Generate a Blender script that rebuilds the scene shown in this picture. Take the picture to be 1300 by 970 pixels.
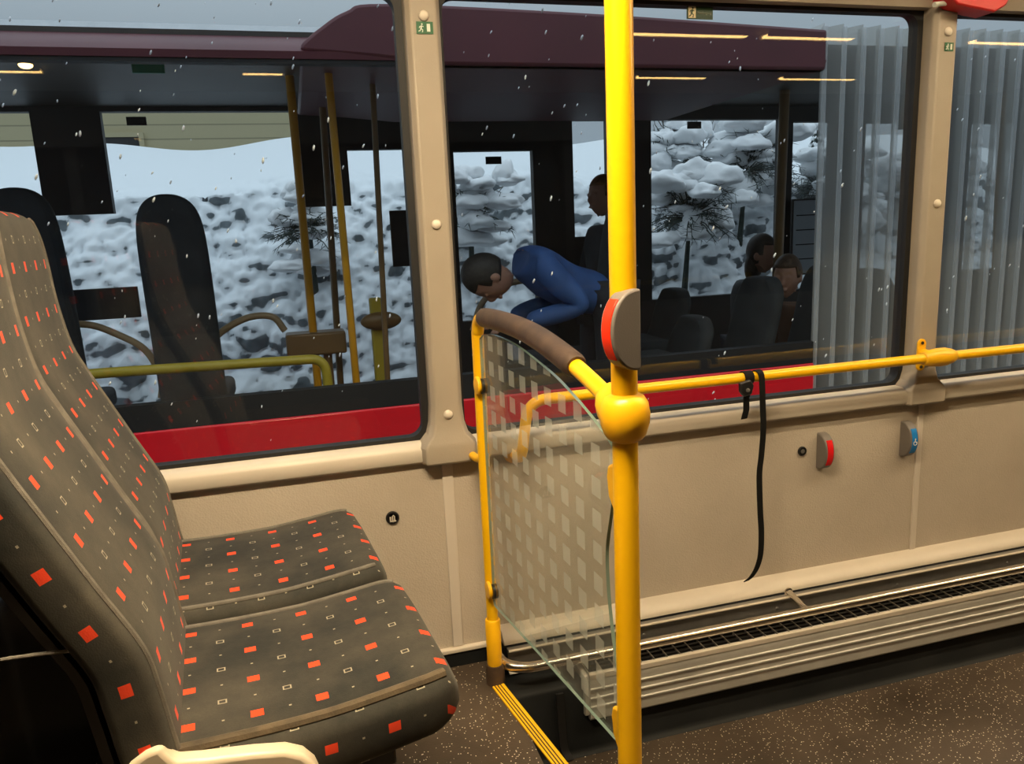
import bpy, bmesh, math, random
from mathutils import Vector, Matrix, noise
random.seed(7)
S = bpy.context.scene
COL = S.collection
for o in list(bpy.data.objects):
    bpy.data.objects.remove(o)

# ------------------------------------------------------------------ camera, world, lamps
CAMZ, FPX = 1.02, 969.276
CR = Vector((0.96120, -0.27353, -0.04364 - 0.00000))
yaw, pitch, roll = 0.269117598, 0.197835206, -0.0445161363
_f = Vector((math.sin(yaw)*math.cos(pitch), math.cos(yaw)*math.cos(pitch), -math.sin(pitch)))
_r = Vector((math.cos(yaw), -math.sin(yaw), 0)); _u = _r.cross(_f)
CR = _r*math.cos(roll) + _u*math.sin(roll); CU = -_r*math.sin(roll) + _u*math.cos(roll); CF = _f
cam = bpy.data.objects.new('camera', bpy.data.cameras.new('camera')); COL.objects.link(cam)
M = Matrix((CR, CU, -CF)).transposed().to_4x4(); M.translation = (0, 0, CAMZ)
cam.matrix_world = M
cam.data.sensor_width = 36; cam.data.lens = FPX*36/1300; cam.data.clip_start = 0.01
S.camera = cam

def at(x, y, ax, val):
    """photo position -> the real point where that sight line meets the plane axis=val"""
    d = CR*(x-650) - CU*(y-485) + CF*FPX
    o = Vector((0, 0, CAMZ))
    return o + d*((val - o[ax])/d[ax])

S.view_settings.view_transform = 'Standard'; S.view_settings.look = 'None'
S.view_settings.gamma = 1; S.view_settings.use_curve_mapping = False
S.view_settings.exposure = 0.0
LAMP_KEY, LAMP_LEFT, LAMP_FAR = 86.0, 430.0, 16.0   # emission of the ceiling light diffusers
LAMP_COLOUR = (1.0, 0.79, 0.50)
SKY_LOW, SKY_HIGH = (0.36, 0.43, 0.49), (1.15, 1.30, 1.42)

w = bpy.data.worlds.new('overcast_sky'); S.world = w; w.use_nodes = True
nt = w.node_tree; nt.nodes.clear()
tc = nt.nodes.new('ShaderNodeTexCoord'); sx = nt.nodes.new('ShaderNodeSeparateXYZ')
rp = nt.nodes.new('ShaderNodeValToRGB'); bg = nt.nodes.new('ShaderNodeBackground'); wo = nt.nodes.new('ShaderNodeOutputWorld')
nt.links.new(tc.outputs['Generated'], sx.inputs[0]); nt.links.new(sx.outputs['Z'], rp.inputs[0])
nt.links.new(rp.outputs[0], bg.inputs[0]); nt.links.new(bg.outputs[0], wo.inputs[0])
rp.color_ramp.elements[0].position = 0.22; rp.color_ramp.elements[0].color = (*SKY_LOW, 1)
rp.color_ramp.elements[1].position = 0.75; rp.color_ramp.elements[1].color = (*SKY_HIGH, 1)
bg.inputs[1].default_value = 1.0

# ------------------------------------------------------------------ node helpers
class NT:
    def __init__(s, name):
        s.m = bpy.data.materials.new(name); s.m.use_nodes = True
        s.t = s.m.node_tree; s.t.nodes.clear()
        s.out = s.t.nodes.new('ShaderNodeOutputMaterial')
    def n(s, typ, **kw):
        nd = s.t.nodes.new(typ)
        for k, v in kw.items(): setattr(nd, k, v)
        return nd
    def l(s, a, b): s.t.links.new(a, b)
    def math(s, op, a, b=None, c=None, clamp=False):
        nd = s.n('ShaderNodeMath', operation=op, use_clamp=clamp)
        for i, v in enumerate((a, b, c)):
            if v is None: continue
            if hasattr(v, 'node'): s.l(v, nd.inputs[i])
            else: nd.inputs[i].default_value = v
        return nd.outputs[0]
    def mix(s, fac, a, b):
        nd = s.n('ShaderNodeMix', data_type='RGBA')
        for inp, v in ((nd.inputs[0], fac), (nd.inputs[6], a), (nd.inputs[7], b)):
            if hasattr(v, 'node'): s.l(v, inp)
            elif isinstance(v, (int, float)): inp.default_value = v
            else: inp.default_value = (*v, 1)
        return nd.outputs[2]
    def noise(s, scale, detail=3, coord=None, rough=0.5, out='Fac'):
        nd = s.n('ShaderNodeTexNoise'); nd.inputs['Scale'].default_value = scale
        nd.inputs['Detail'].default_value = detail; nd.inputs['Roughness'].default_value = rough
        s.l(coord if coord is not None else s.obj(), nd.inputs['Vector'])
        return nd.outputs[out]
    def obj(s):
        if not hasattr(s, '_tc'): s._tc = s.n('ShaderNodeTexCoord')
        return s._tc.outputs['Object']
    def ramp(s, fac, p0, c0, p1, c1):
        nd = s.n('ShaderNodeValToRGB'); e = nd.color_ramp.elements
        e[0].position, e[1].position = p0, p1
        e[0].color = (*c0, 1) if not isinstance(c0, (int, float)) else (c0, c0, c0, 1)
        e[1].color = (*c1, 1) if not isinstance(c1, (int, float)) else (c1, c1, c1, 1)
        s.l(fac, nd.inputs[0]); return nd.outputs[0]
    def bump(s, h, strength, dist=0.002):
        nd = s.n('ShaderNodeBump'); nd.inputs['Strength'].default_value = strength
        nd.inputs['Distance'].default_value = dist; s.l(h, nd.inputs['Height']); return nd.outputs[0]
    def bsdf(s, color, rough=0.5, metal=0.0, normal=None, spec=0.5, **kw):
        b = s.n('ShaderNodeBsdfPrincipled')
        for k, v in (('Base Color', color), ('Roughness', rough), ('Metallic', metal), ('Specular IOR Level', spec)):
            if hasattr(v, 'node'): s.l(v, b.inputs[k])
            elif isinstance(v, tuple): b.inputs[k].default_value = (*v, 1)
            else: b.inputs[k].default_value = v
        for k, v in kw.items():
            k = k.replace('_', ' ')
            b.inputs[k].default_value = (*v, 1) if isinstance(v, tuple) else v
        if normal is not None: s.l(normal, b.inputs['Normal'])
        s.l(b.outputs[0], s.out.inputs[0]); return b

def plain(name, color, rough=0.5, metal=0.0, var=0.08, scale=9, bump=0.0, bscale=120, spec=0.5, **kw):
    t = NT(name)
    n = t.noise(scale, 4)
    lo = tuple(c*(1-var) for c in color); hi = tuple(min(1, c*(1+var)) for c in color)
    c = t.ramp(n, 0.3, lo, 0.7, hi)
    nm = t.bump(t.noise(bscale, 2), bump) if bump else None
    t.bsdf(c, rough, metal, nm, spec, **kw)
    return t.m

def glass_mat(name, tint=(0.94, 0.96, 0.96), refl=0.045):
    """clear pane: see-through tint plus a mirror layer that grows towards grazing angles"""
    t = NT(name)
    tr = t.n('ShaderNodeBsdfTransparent'); tr.inputs[0].default_value = (*tint, 1)
    gl = t.n('ShaderNodeBsdfGlossy'); gl.inputs['Roughness'].default_value = 0.0
    lw = t.n('ShaderNodeLayerWeight'); lw.inputs[0].default_value = 0.5
    f = t.math('MULTIPLY_ADD', t.math('POWER', lw.outputs['Facing'], 5.0), 0.9, refl, clamp=True)
    mx = t.n('ShaderNodeMixShader'); t.l(f, mx.inputs[0]); t.l(tr.outputs[0], mx.inputs[1]); t.l(gl.outputs[0], mx.inputs[2])
    t.l(mx.outputs[0], t.out.inputs[0]); return t.m

def emit(name, color, strength):
    t = NT(name); e = t.n('ShaderNodeEmission'); e.inputs[0].default_value = (*color, 1); e.inputs[1].default_value = strength
    t.l(e.outputs[0], t.out.inputs[0]); return t.m

# ------------------------------------------------------------------ materials
def mat_wall():
    t = NT('beige_wall_vinyl')
    big = t.noise(2.2, 5, rough=0.65)
    c = t.ramp(big, 0.3, (0.42, 0.36, 0.29), 0.75, (0.52, 0.455, 0.375))
    v = t.n('ShaderNodeTexVoronoi'); v.inputs['Scale'].default_value = 260; t.l(t.obj(), v.inputs['Vector'])
    h = t.math('ADD', v.outputs['Distance'], t.noise(90, 3))
    t.bsdf(c, 0.55, 0, t.bump(h, 0.35, 0.0015), 0.35); return t.m
def mat_floor():
    t = NT('speckled_floor_vinyl')
    d = t.noise(3.0, 6, rough=0.7)
    c = t.ramp(d, 0.3, (0.030, 0.021, 0.014), 0.72, (0.085, 0.062, 0.043))
    v = t.n('ShaderNodeTexVoronoi'); v.inputs['Scale'].default_value = 160; v.inputs['Randomness'].default_value = 1
    t.l(t.obj(), v.inputs['Vector'])
    sp = t.math('LESS_THAN', v.outputs['Distance'], 0.20)
    pick = t.math('GREATER_THAN', t.n('ShaderNodeSeparateColor').outputs[0], 0.5)
    sc = t.n('ShaderNodeSeparateColor'); t.l(v.outputs['Color'], sc.inputs[0])
    sp = t.math('MULTIPLY', sp, t.math('GREATER_THAN', sc.outputs[0], 0.42))
    c2 = t.mix(sp, c, (0.85, 0.76, 0.62))
    r = t.ramp(d, 0.3, 0.32, 0.75, 0.5)
    t.bsdf(c2, r, 0, t.bump(t.noise(220, 2), 0.25, 0.001), 0.45); return t.m
def mat_fabric():
    t = NT('patterned_seat_moquette')
    uv = t.n('ShaderNodeUVMap'); uv.uv_map = 'UVMap'
    sp = t.n('ShaderNodeSeparateXYZ'); t.l(uv.outputs[0], sp.inputs[0])
    A = 0.08
    def cell(k, off):
        f = t.math('FRACT', t.math('ADD', t.math('DIVIDE', sp.outputs[k], A), off + 10.0))
        return t.math('MULTIPLY', t.math('ABSOLUTE', t.math('SUBTRACT', f, 0.5)), A)
    def rect(a, b, hx, hy):
        return t.math('MULTIPLY', t.math('LESS_THAN', a, hx), t.math('LESS_THAN', b, hy))
    u0, v0, u1, v1 = cell('X', 0), cell('Y', 0), cell('X', .5), cell('Y', .5)
    red = rect(u0, v0, 0.0078, 0.0066)
    hol = t.math('SUBTRACT', rect(u1, v1, 0.0056, 0.0045), rect(u1, v1, 0.0038, 0.0030))
    dot = t.math('MAXIMUM', rect(u1, v0, 0.0016, 0.0013), rect(u0, v1, 0.0016, 0.0013))
    wear = t.noise(6, 5, coord=None, rough=0.65)
    base = t.ramp(wear, 0.36, (0.022, 0.022, 0.020), 0.72, (0.080, 0.070, 0.053))
    fine = t.noise(420, 2)
    base = t.mix(t.math('MULTIPLY', fine, 0.45), base, (0.02, 0.02, 0.018))
    c = t.mix(t.math('MULTIPLY', t.math('MAXIMUM', hol, dot), 0.6), base, (0.50, 0.44, 0.33))
    c = t.mix(red, c, (0.80, 0.060, 0.018))
    b = t.bsdf(c, 0.85, 0, t.bump(t.noise(600, 2), 0.3, 0.001), 0.2)
    b.inputs['Sheen Weight'].default_value = 0.10; b.inputs['Sheen Roughness'].default_value = 0.45
    b.inputs['Sheen Tint'].default_value = (0.9, 0.85, 0.75, 1)
    return t.m
def mat_etched():
    """divider glass: clear tinted pane with a grid of frosted squares, plus a little dirt"""
    t = NT('glass_with_frosted_squares')
    uv = t.n('ShaderNodeUVMap'); uv.uv_map = 'UVMap'
    sp = t.n('ShaderNodeSeparateXYZ'); t.l(uv.outputs[0], sp.inputs[0])
    def cell(k, per, c0):
        f = t.math('FRACT', t.math('ADD', t.math('DIVIDE', t.math('SUBTRACT', sp.outputs[k], c0), per), 20.5))
        return t.math('MULTIPLY', t.math('ABSOLUTE', t.math('SUBTRACT', f, 0.5)), per)
    sq = t.math('MULTIPLY', t.math('LESS_THAN', cell('X', 0.0592, 0.0165), 0.0150), t.math('LESS_THAN', cell('Y', 0.0513, 0.7955), 0.0150))
    dirt = t.math('MULTIPLY', t.ramp(t.noise(9, 5, rough=0.7), 0.35, 0.0, 0.8, 1.0), 0.09)
    frost = t.math('MAXIMUM', t.math('MULTIPLY', sq, 0.40), t.math('ADD', dirt, 0.05))
    tr = t.n('ShaderNodeBsdfTransparent'); tr.inputs[0].default_value = (0.93, 0.955, 0.94, 1)
    gl = t.n('ShaderNodeBsdfGlossy'); gl.inputs['Roughness'].default_value = 0.0
    lw = t.n('ShaderNodeLayerWeight'); lw.inputs[0].default_value = 0.5
    f = t.math('MULTIPLY_ADD', t.math('POWER', lw.outputs['Facing'], 5.0), 0.8, 0.03, clamp=True)
    mx = t.n('ShaderNodeMixShader'); t.l(f, mx.inputs[0]); t.l(tr.outputs[0], mx.inputs[1]); t.l(gl.outputs[0], mx.inputs[2])
    di = t.n('ShaderNodeBsdfDiffuse'); di.inputs[0].default_value = (0.80, 0.82, 0.74, 1)
    tl = t.n('ShaderNodeBsdfTranslucent'); tl.inputs[0].default_value = (0.80, 0.82, 0.74, 1)
    m2 = t.n('ShaderNodeMixShader'); m2.inputs[0].default_value = 0.4; t.l(di.outputs[0], m2.inputs[1]); t.l(tl.outputs[0], m2.inputs[2])
    m3 = t.n('ShaderNodeMixShader'); t.l(frost, m3.inputs[0]); t.l(mx.outputs[0], m3.inputs[1]); t.l(m2.outputs[0], m3.inputs[2])
    t.l(m3.outputs[0], t.out.inputs[0]); return t.m
def mat_snow(name='snow', lo=0.80, hi=0.90):
    t = NT(name)
    c = t.ramp(t.noise(4, 4), 0.3, (lo*.95, lo*.98, lo), 0.7, (hi*.96, hi*.98, hi))
    t.bsdf(c, 0.75, 0, t.bump(t.noise(14, 4), 0.25, 0.02), 0.3); return t.m
def mat_bank():
    """snow lies on what faces up; the steep faces of the stones below stay bare"""
    t = NT('snow_on_stone_bank')
    g = t.n('ShaderNodeNewGeometry'); sz = t.n('ShaderNodeSeparateXYZ'); t.l(g.outputs['Normal'], sz.inputs[0])
    v = t.math('ADD', sz.outputs['Z'], t.math('MULTIPLY', t.math('SUBTRACT', t.noise(5, 5), 0.5), 0.5))
    f = t.ramp(v, -0.02, 0.0, 0.15, 1.0)
    rock = t.ramp(t.noise(7, 4), 0.3, (0.10, 0.12, 0.13), 0.7, (0.26, 0.29, 0.31))
    t.bsdf(t.mix(f, rock, (0.82, 0.86, 0.89)), 0.8, 0, None, 0.2); return t.m
def mat_bellows():
    t = NT('translucent_bellows_fabric')
    tr = t.n('ShaderNodeBsdfTransparent'); tr.inputs[0].default_value = (0.90, 0.91, 0.90, 1)
    tl = t.n('ShaderNodeBsdfTranslucent'); tl.inputs[0].default_value = (0.62, 0.62, 0.60, 1)
    di = t.n('ShaderNodeBsdfDiffuse'); di.inputs[0].default_value = (0.62, 0.62, 0.60, 1)
    a = t.n('ShaderNodeMixShader'); a.inputs[0].default_value = 0.5; t.l(tl.outputs[0], a.inputs[1]); t.l(di.outputs[0], a.inputs[2])
    b = t.n('ShaderNodeMixShader'); b.inputs[0].default_value = 0.55; t.l(tr.outputs[0], b.inputs[1]); t.l(a.outputs[0], b.inputs[2])
    t.l(b.outputs[0], t.out.inputs[0]); return t.m
def mat_cladding():
    t = NT('cream_board_cladding')
    sp = t.n('ShaderNodeSeparateXYZ'); t.l(t.obj(), sp.inputs[0])
    f = t.math('FRACT', t.math('MULTIPLY', sp.outputs['Z'], 5.5))
    c = t.mix(t.math('LESS_THAN', f, 0.1), (0.52, 0.45, 0.27), (0.32, 0.28, 0.17))
    t.bsdf(c, 0.8); return t.m

MW = mat_wall(); MF = mat_floor(); MFAB = mat_fabric(); METCH = mat_etched(); MSNOW = mat_snow(); MBANK = mat_bank()
MBEL = mat_bellows(); MCLAD = mat_cladding()
MTRIM = plain('beige_trim_plastic', (0.54, 0.48, 0.40), 0.42, var=0.05, bump=0.05)
MPIL = plain('tan_pillar_plastic', (0.32, 0.272, 0.215), 0.5, var=0.05, bump=0.12, bscale=260)
MSTRIP = plain('beige_seam_strip', (0.56, 0.50, 0.43), 0.5, var=0.04)
MCAP = plain('cream_screw_cap', (0.62, 0.55, 0.46), 0.4, var=0.03)
MGASK = plain('black_rubber', (0.008, 0.008, 0.009), 0.6, var=0.1)
MYEL = plain('yellow_powder_coat', (0.88, 0.475, 0.004), 0.28, var=0.03, scale=14, spec=0.5)
MYEL2 = plain('worn_yellow_plastic', (0.86, 0.45, 0.006), 0.36, var=0.05)
MGRIP = plain('brown_rubber_grip', (0.066, 0.040, 0.025), 0.5, var=0.35, scale=30, bump=0.2, bscale=300)
MHOUSE = plain('taupe_plastic', (0.145, 0.128, 0.115), 0.5, var=0.04, bump=0.15, bscale=500)
MRED = plain('red_lens', (0.66, 0.012, 0.015), 0.18, var=0.04)
MORED = plain('orange_red_lens', (0.85, 0.035, 0.008), 0.25, var=0.06)
MBLUE = plain('blue_lens', (0.02, 0.20, 0.55), 0.2, var=0.05)
MWHITE = plain('white_mark', (0.8, 0.8, 0.78), 0.5, var=0.02)
MBLK = plain('black_plastic', (0.010, 0.010, 0.011), 0.38, var=0.1)
MSTRAP = plain('black_webbing', (0.006, 0.006, 0.006), 0.8, var=0.2, bump=0.4, bscale=500, spec=0.15)
MCHROME = plain('brushed_steel_tube', (0.72, 0.66, 0.58), 0.22, 1.0, var=0.05, scale=40)
MALU = plain('brushed_aluminium', (0.55, 0.53, 0.49), 0.42, 1.0, var=0.07, scale=30)
MALU2 = plain('dull_metal_channel', (0.30, 0.29, 0.28), 0.45, 0.8, var=0.10, scale=20)
MHEAT = plain('grey_ribbed_aluminium', (0.52, 0.50, 0.46), 0.5, 0.35, var=0.08, scale=14)
MPLINTH = NT('dark_plinth_vinyl')
_c = MPLINTH.ramp(MPLINTH.noise(5, 5), 0.3, (0.006, 0.007, 0.008), 0.75, (0.016, 0.017, 0.018)); MPLINTH.bsdf(_c, 0.55, 0, MPLINTH.bump(MPLINTH.noise(200), 0.2, 0.001), 0.2); MPLINTH = MPLINTH.m
MGREEN = plain('green_sign', (0.012, 0.10, 0.035), 0.4, var=0.03)
MDGREEN = plain('dark_green_sticker', (0.008, 0.035, 0.014), 0.5, var=0.03)
MSIGNW = plain('sign_white', (0.7, 0.74, 0.66), 0.5, var=0.02)
MSIGNY = plain('sign_cream', (0.62, 0.52, 0.30), 0.5, var=0.05)
MSHELL = plain('cream_seat_shell', (0.62, 0.52, 0.38), 0.32, var=0.05)
MPIPE = plain('grey_piping_cord', (0.13, 0.115, 0.095), 0.75, var=0.2, scale=60, bump=0.5, bscale=700)
MWORN = plain('worn_brown_edge', (0.085, 0.062, 0.036), 0.85, var=0.45, scale=25, bump=0.5, bscale=300)
MGROOVE = plain('dark_groove_rubber', (0.03, 0.02, 0.008), 0.7)
MCEIL = plain('pale_ceiling_panel', (0.50, 0.45, 0.39), 0.5, var=0.04)
MREDBOX = plain('red_plastic', (0.55, 0.02, 0.018), 0.4, var=0.05)
MGLASS = glass_mat('window_glass', (0.93, 0.955, 0.96), 0.055)
MGLASSB = glass_mat('tinted_bus_glass', (0.95, 0.965, 0.975), 0.03)
MGLASSD = glass_mat('divider_glass', (0.98, 0.985, 0.98), 0.01)
MBRED = plain('red_bus_paint', (0.72, 0.010, 0.022), 0.22, var=0.06, scale=3)
MBMAR = plain('maroon_roof_paint', (0.105, 0.023, 0.033), 0.55, var=0.12, scale=3)
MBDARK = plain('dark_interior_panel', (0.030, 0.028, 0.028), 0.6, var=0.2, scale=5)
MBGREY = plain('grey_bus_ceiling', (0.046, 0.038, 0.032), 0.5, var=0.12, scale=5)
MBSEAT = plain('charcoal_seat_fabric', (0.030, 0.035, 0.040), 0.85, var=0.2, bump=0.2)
MBYEL = plain('dull_yellow_rail', (0.42, 0.34, 0.03), 0.4, var=0.05)
MBAMB = plain('amber_pole_paint', (0.62, 0.30, 0.01), 0.3, var=0.05)
MBRONZE = plain('bronze_pole_paint', (0.20, 0.12, 0.045), 0.4, var=0.1)
MEVER = plain('evergreen_needles', (0.030, 0.045, 0.038), 0.8, var=0.35, scale=20)
MBARK = plain('brown_bark', (0.06, 0.045, 0.035), 0.9, var=0.3, scale=20)
MSKIN = plain('skin', (0.42, 0.23, 0.16), 0.55, var=0.05)
MROAD = plain('slushy_road', (0.30, 0.31, 0.33), 0.5, var=0.4, scale=3)
MLAMPS = {q: emit('warm_lamp_diffuser', LAMP_COLOUR if q > 20 else (1.0, 0.60, 0.20), q) for q in (LAMP_KEY, LAMP_LEFT, LAMP_FAR)}
MSPOT = emit('small_warm_spot', (1.0, 0.62, 0.22), 6.0)

# ------------------------------------------------------------------ geometry helpers
def box(bm, x0, x1, y0, y1, z0, z1, mi=0):
    vs = [bm.verts.new(p) for p in ((x0,y0,z0),(x1,y0,z0),(x1,y1,z0),(x0,y1,z0),(x0,y0,z1),(x1,y0,z1),(x1,y1,z1),(x0,y1,z1))]
    for f in ((3,2,1,0),(4,5,6,7),(0,1,5,4),(1,2,6,5),(2,3,7,6),(3,0,4,7)):
        fc = bm.faces.new([vs[i] for i in f]); fc.material_index = mi
    return vs
def prism(bm, poly, ext, mi=0):
    """closed polygon of 3D points pushed along the vector ext"""
    ext = Vector(ext); a = [bm.verts.new(Vector(p)) for p in poly]; b = [bm.verts.new(Vector(p)+ext) for p in poly]
    n = len(poly); fs = [bm.faces.new(a), bm.faces.new(list(reversed(b)))]
    for i in range(n):
        fs.append(bm.faces.new([a[(i+1) % n], a[i], b[i], b[(i+1) % n]]))
    for f in fs: f.material_index = mi
def fillet(pts, r, k=6):
    pts = [Vector(p) for p in pts]; out = [pts[0]]
    for i in range(1, len(pts)-1):
        a, b, c = pts[i-1], pts[i], pts[i+1]
        d = min(r, (a-b).length*.49, (c-b).length*.49)
        p0 = b + (a-b).normalized()*d; p1 = b + (c-b).normalized()*d
        for j in range(k+1):
            t = j/k; out.append(p0*(1-t)**2 + b*2*t*(1-t) + p1*t*t)
    out.append(pts[-1]); return out
def spline(pts, k=8):
    pts = [Vector(p) for p in pts]; out = []
    P = [pts[0]*2-pts[1]] + pts + [pts[-1]*2-pts[-2]]
    for i in range(1, len(P)-2):
        for j in range(k):
            t = j/k; a, b, c, d = P[i-1], P[i], P[i+1], P[i+2]
            out.append(0.5*((2*b) + (c-a)*t + (2*a-5*b+4*c-d)*t*t + (3*b-a-3*c+d)*t**3))
    out.append(pts[-1]); return out
def tube(bm, pts, r, seg=18, cap=True, mi=0):
    pts = [Vector(p) for p in pts]; n = len(pts); rr = r if isinstance(r, (list, tuple)) else [r]*n
    T = [(pts[min(i+1, n-1)]-pts[max(i-1, 0)]).normalized() for i in range(n)]
    a = Vector((0, 0, 1)) if abs(T[0].z) < .9 else Vector((1, 0, 0))
    nv = (a - T[0]*a.dot(T[0])).normalized(); rings = []
    for i in range(n):
        nv = (nv - T[i]*nv.dot(T[i])).normalized(); bv = T[i].cross(nv)
        rings.append([bm.verts.new(pts[i] + (nv*math.cos(2*math.pi*k/seg) + bv*math.sin(2*math.pi*k/seg))*rr[i]) for k in range(seg)])
    for i in range(n-1):
        for k in range(seg):
            f = bm.faces.new([rings[i][k], rings[i][(k+1) % seg], rings[i+1][(k+1) % seg], rings[i+1][k]]); f.material_index = mi
    if cap:
        bm.faces.new(list(reversed(rings[0]))).material_index = mi; bm.faces.new(rings[-1]).material_index = mi
def lathe(bm, prof, origin, axis, seg=24, mi=0):
    """profile of (along-axis, radius) pairs turned round an axis through origin"""
    tube(bm, [Vector(origin) + Vector(axis).normalized()*a for a, _ in prof], [max(q, 1e-5) for _, q in prof], seg, True, mi)
def ball(bm, c, rad, seg=20, rings=12, mi=0):
    rad = Vector(rad) if not isinstance(rad, (int, float)) else Vector((rad,)*3)
    g = bmesh.ops.create_uvsphere(bm, u_segments=seg, v_segments=rings, radius=1)
    for v in g['verts']:
        v.co = Vector((v.co.x*rad.x, v.co.y*rad.y, v.co.z*rad.z)) + Vector(c)
        for f in v.link_faces: f.material_index = mi
def strip(bm, pts, wdir, wid, th, mi=0):
    """flat band of width wid along wdir following pts"""
    pts = [Vector(p) for p in pts]; wd = Vector(wdir).normalized(); n = len(pts); R = []
    for i in range(n):
        T = (pts[min(i+1, n-1)]-pts[max(i-1, 0)]).normalized(); nn = T.cross(wd).normalized()
        R.append([bm.verts.new(pts[i] + wd*s*wid/2 + nn*q*th/2) for s, q in ((-1,-1),(1,-1),(1,1),(-1,1))])
    for i in range(n-1):
        for k in range(4): bm.faces.new([R[i][k], R[i][(k+1) % 4], R[i+1][(k+1) % 4], R[i+1][k]]).material_index = mi
    bm.faces.new(list(reversed(R[0]))); bm.faces.new(R[-1])
def obj(name, bm, mats, parent=None, smooth=40, bevel=0, bseg=2, local=False):
    me = bpy.data.meshes.new(name)
    bmesh.ops.recalc_face_normals(bm, faces=bm.faces)
    bm.to_mesh(me); bm.free()
    for m in (mats if isinstance(mats, (list, tuple)) else [mats]): me.materials.append(m)
    if smooth:
        me.polygons.foreach_set('use_smooth', [True]*len(me.polygons)); me.set_sharp_from_angle(angle=math.radians(smooth))
    o = bpy.data.objects.new(name, me); COL.objects.link(o)
    if parent is not None:
        o.parent = parent
        if not local:
            o.matrix_parent_inverse = parent_matrix(parent).inverted()
    if bevel:
        b = o.modifiers.new('bevel', 'BEVEL'); b.width = bevel; b.segments = bseg; b.limit_method = 'ANGLE'; b.angle_limit = math.radians(35); b.harden_normals = False
    return o
def parent_matrix(o):
    m = o.matrix_basis.copy()
    if o.parent: m = parent_matrix(o.parent) @ o.matrix_parent_inverse @ m
    return m
def tag(o, label=None, cat=None, group=None, kind=None):
    for k, v in (('label', label), ('category', cat), ('group', group), ('kind', kind)):
        if v: o[k] = v
    return o
def empty(name, loc, rz=0, label=None, cat=None, group=None):
    o = bpy.data.objects.new(name, None); COL.objects.link(o); o.location = loc; o.rotation_euler = (0, 0, rz)
    o.empty_display_size = 0.05
    return tag(o, label, cat, group)
def structure(name, bm, mats, parent=None, label=None, cat=None, **kw):
    o = obj(name, bm, mats, parent, **kw)
    if parent is None: tag(o, label, cat, kind='structure')
    return o
def copy_tree(o, parent=None):
    c = o.copy(); COL.objects.link(c)
    if parent is not None: c.parent = parent
    for ch in list(o.children): copy_tree(ch, c)
    return c
NB = bmesh.new

# ------------------------------------------------------------------ THE BUS ROOM
WY, SILL, WTOP, BAY = 1.65, 0.556, 1.505, -0.20
XL, XR, YB, CZ = -2.6, 5.2, -1.5, 1.86
STEP_X = 0.375
PILX = (-1.00, 0.299, 1.598, 2.897)
PW = 0.036
# floor: raised platform left of the yellow nosing, low bay to the right
bm = NB(); box(bm, XL, STEP_X, YB, WY, -0.30, 0.0); box(bm, STEP_X, XR, YB, WY, -0.30, BAY)
structure('floor', bm, MF, label='dark speckled vinyl floor', cat='floor', smooth=0)
# wall under the windows
bm = NB(); box(bm, XL, XR, WY, WY+0.08, -0.30, SILL-0.03)
structure('wall_left', bm, MW, label='beige textured side panel below the windows', cat='wall', smooth=0)
# wall above the windows: cove that slopes up to the ceiling
bm = NB(); prism(bm, [(XL, WY-0.005, WTOP), (XL, WY+0.08, WTOP), (XL, WY+0.08, CZ+.06), (XL, 1.15, CZ+.06), (XL, 1.15, CZ), (XL, 1.42, CZ-0.06), (XL, 1.60, CZ-0.22)], (XR-XL, 0, 0))
structure('trim_1', bm, MPIL, label='cove panel above the side windows', cat='trim')
bm = NB(); box(bm, XL, XR, YB, 1.15, CZ, CZ+0.06); structure('ceiling', bm, MCEIL, label='pale bus ceiling panel', cat='ceiling', smooth=0)
# opposite side wall, left windowless to darken the glass reflections; end walls
bm = NB(); box(bm, XL, XR, YB-0.06, YB, -0.3, CZ+.06)
structure('wall_right', bm, MBDARK, label='dark opposite side panel', cat='wall', smooth=0)
bm = NB(); box(bm, XL-0.06, XL, YB-.06, WY+.08, -0.3, CZ+.06); structure('wall_back', bm, MBDARK, label='dark rear end panel', cat='wall', smooth=0)
bm = NB(); box(bm, XR, XR+.06, YB-.06, WY+.08, -0.3, CZ+.06); structure('wall_front', bm, MBDARK, label='dark front end panel', cat='wall', smooth=0)

# window sill moulding, one length between each pair of pillars
k = 2
for a, b in zip(PILX[:-1], PILX[1:]):
    bm = NB(); x0, x1 = a+0.052, b-0.052
    q = .0235 if a > 0 else .016
    prof = [(WY+.03, SILL+.004), (WY-q+.0155, SILL+.002), (WY-q+.0055, SILL-.003), (WY-q, SILL-.012), (WY-q, SILL-.036), (WY-q+.0025, SILL-.040), (WY+.03, SILL-.040)]
    prism(bm, [(x0, y, z) for y, z in prof], (x1-x0, 0, 0))
    box(bm, x0, x1, WY-q+.007, WY+.01, SILL-.044, SILL-.040)
    structure('trim_%d' % k, bm, MTRIM, label='beige moulded window sill', cat='trim', bevel=0.0015); k += 1
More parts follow.
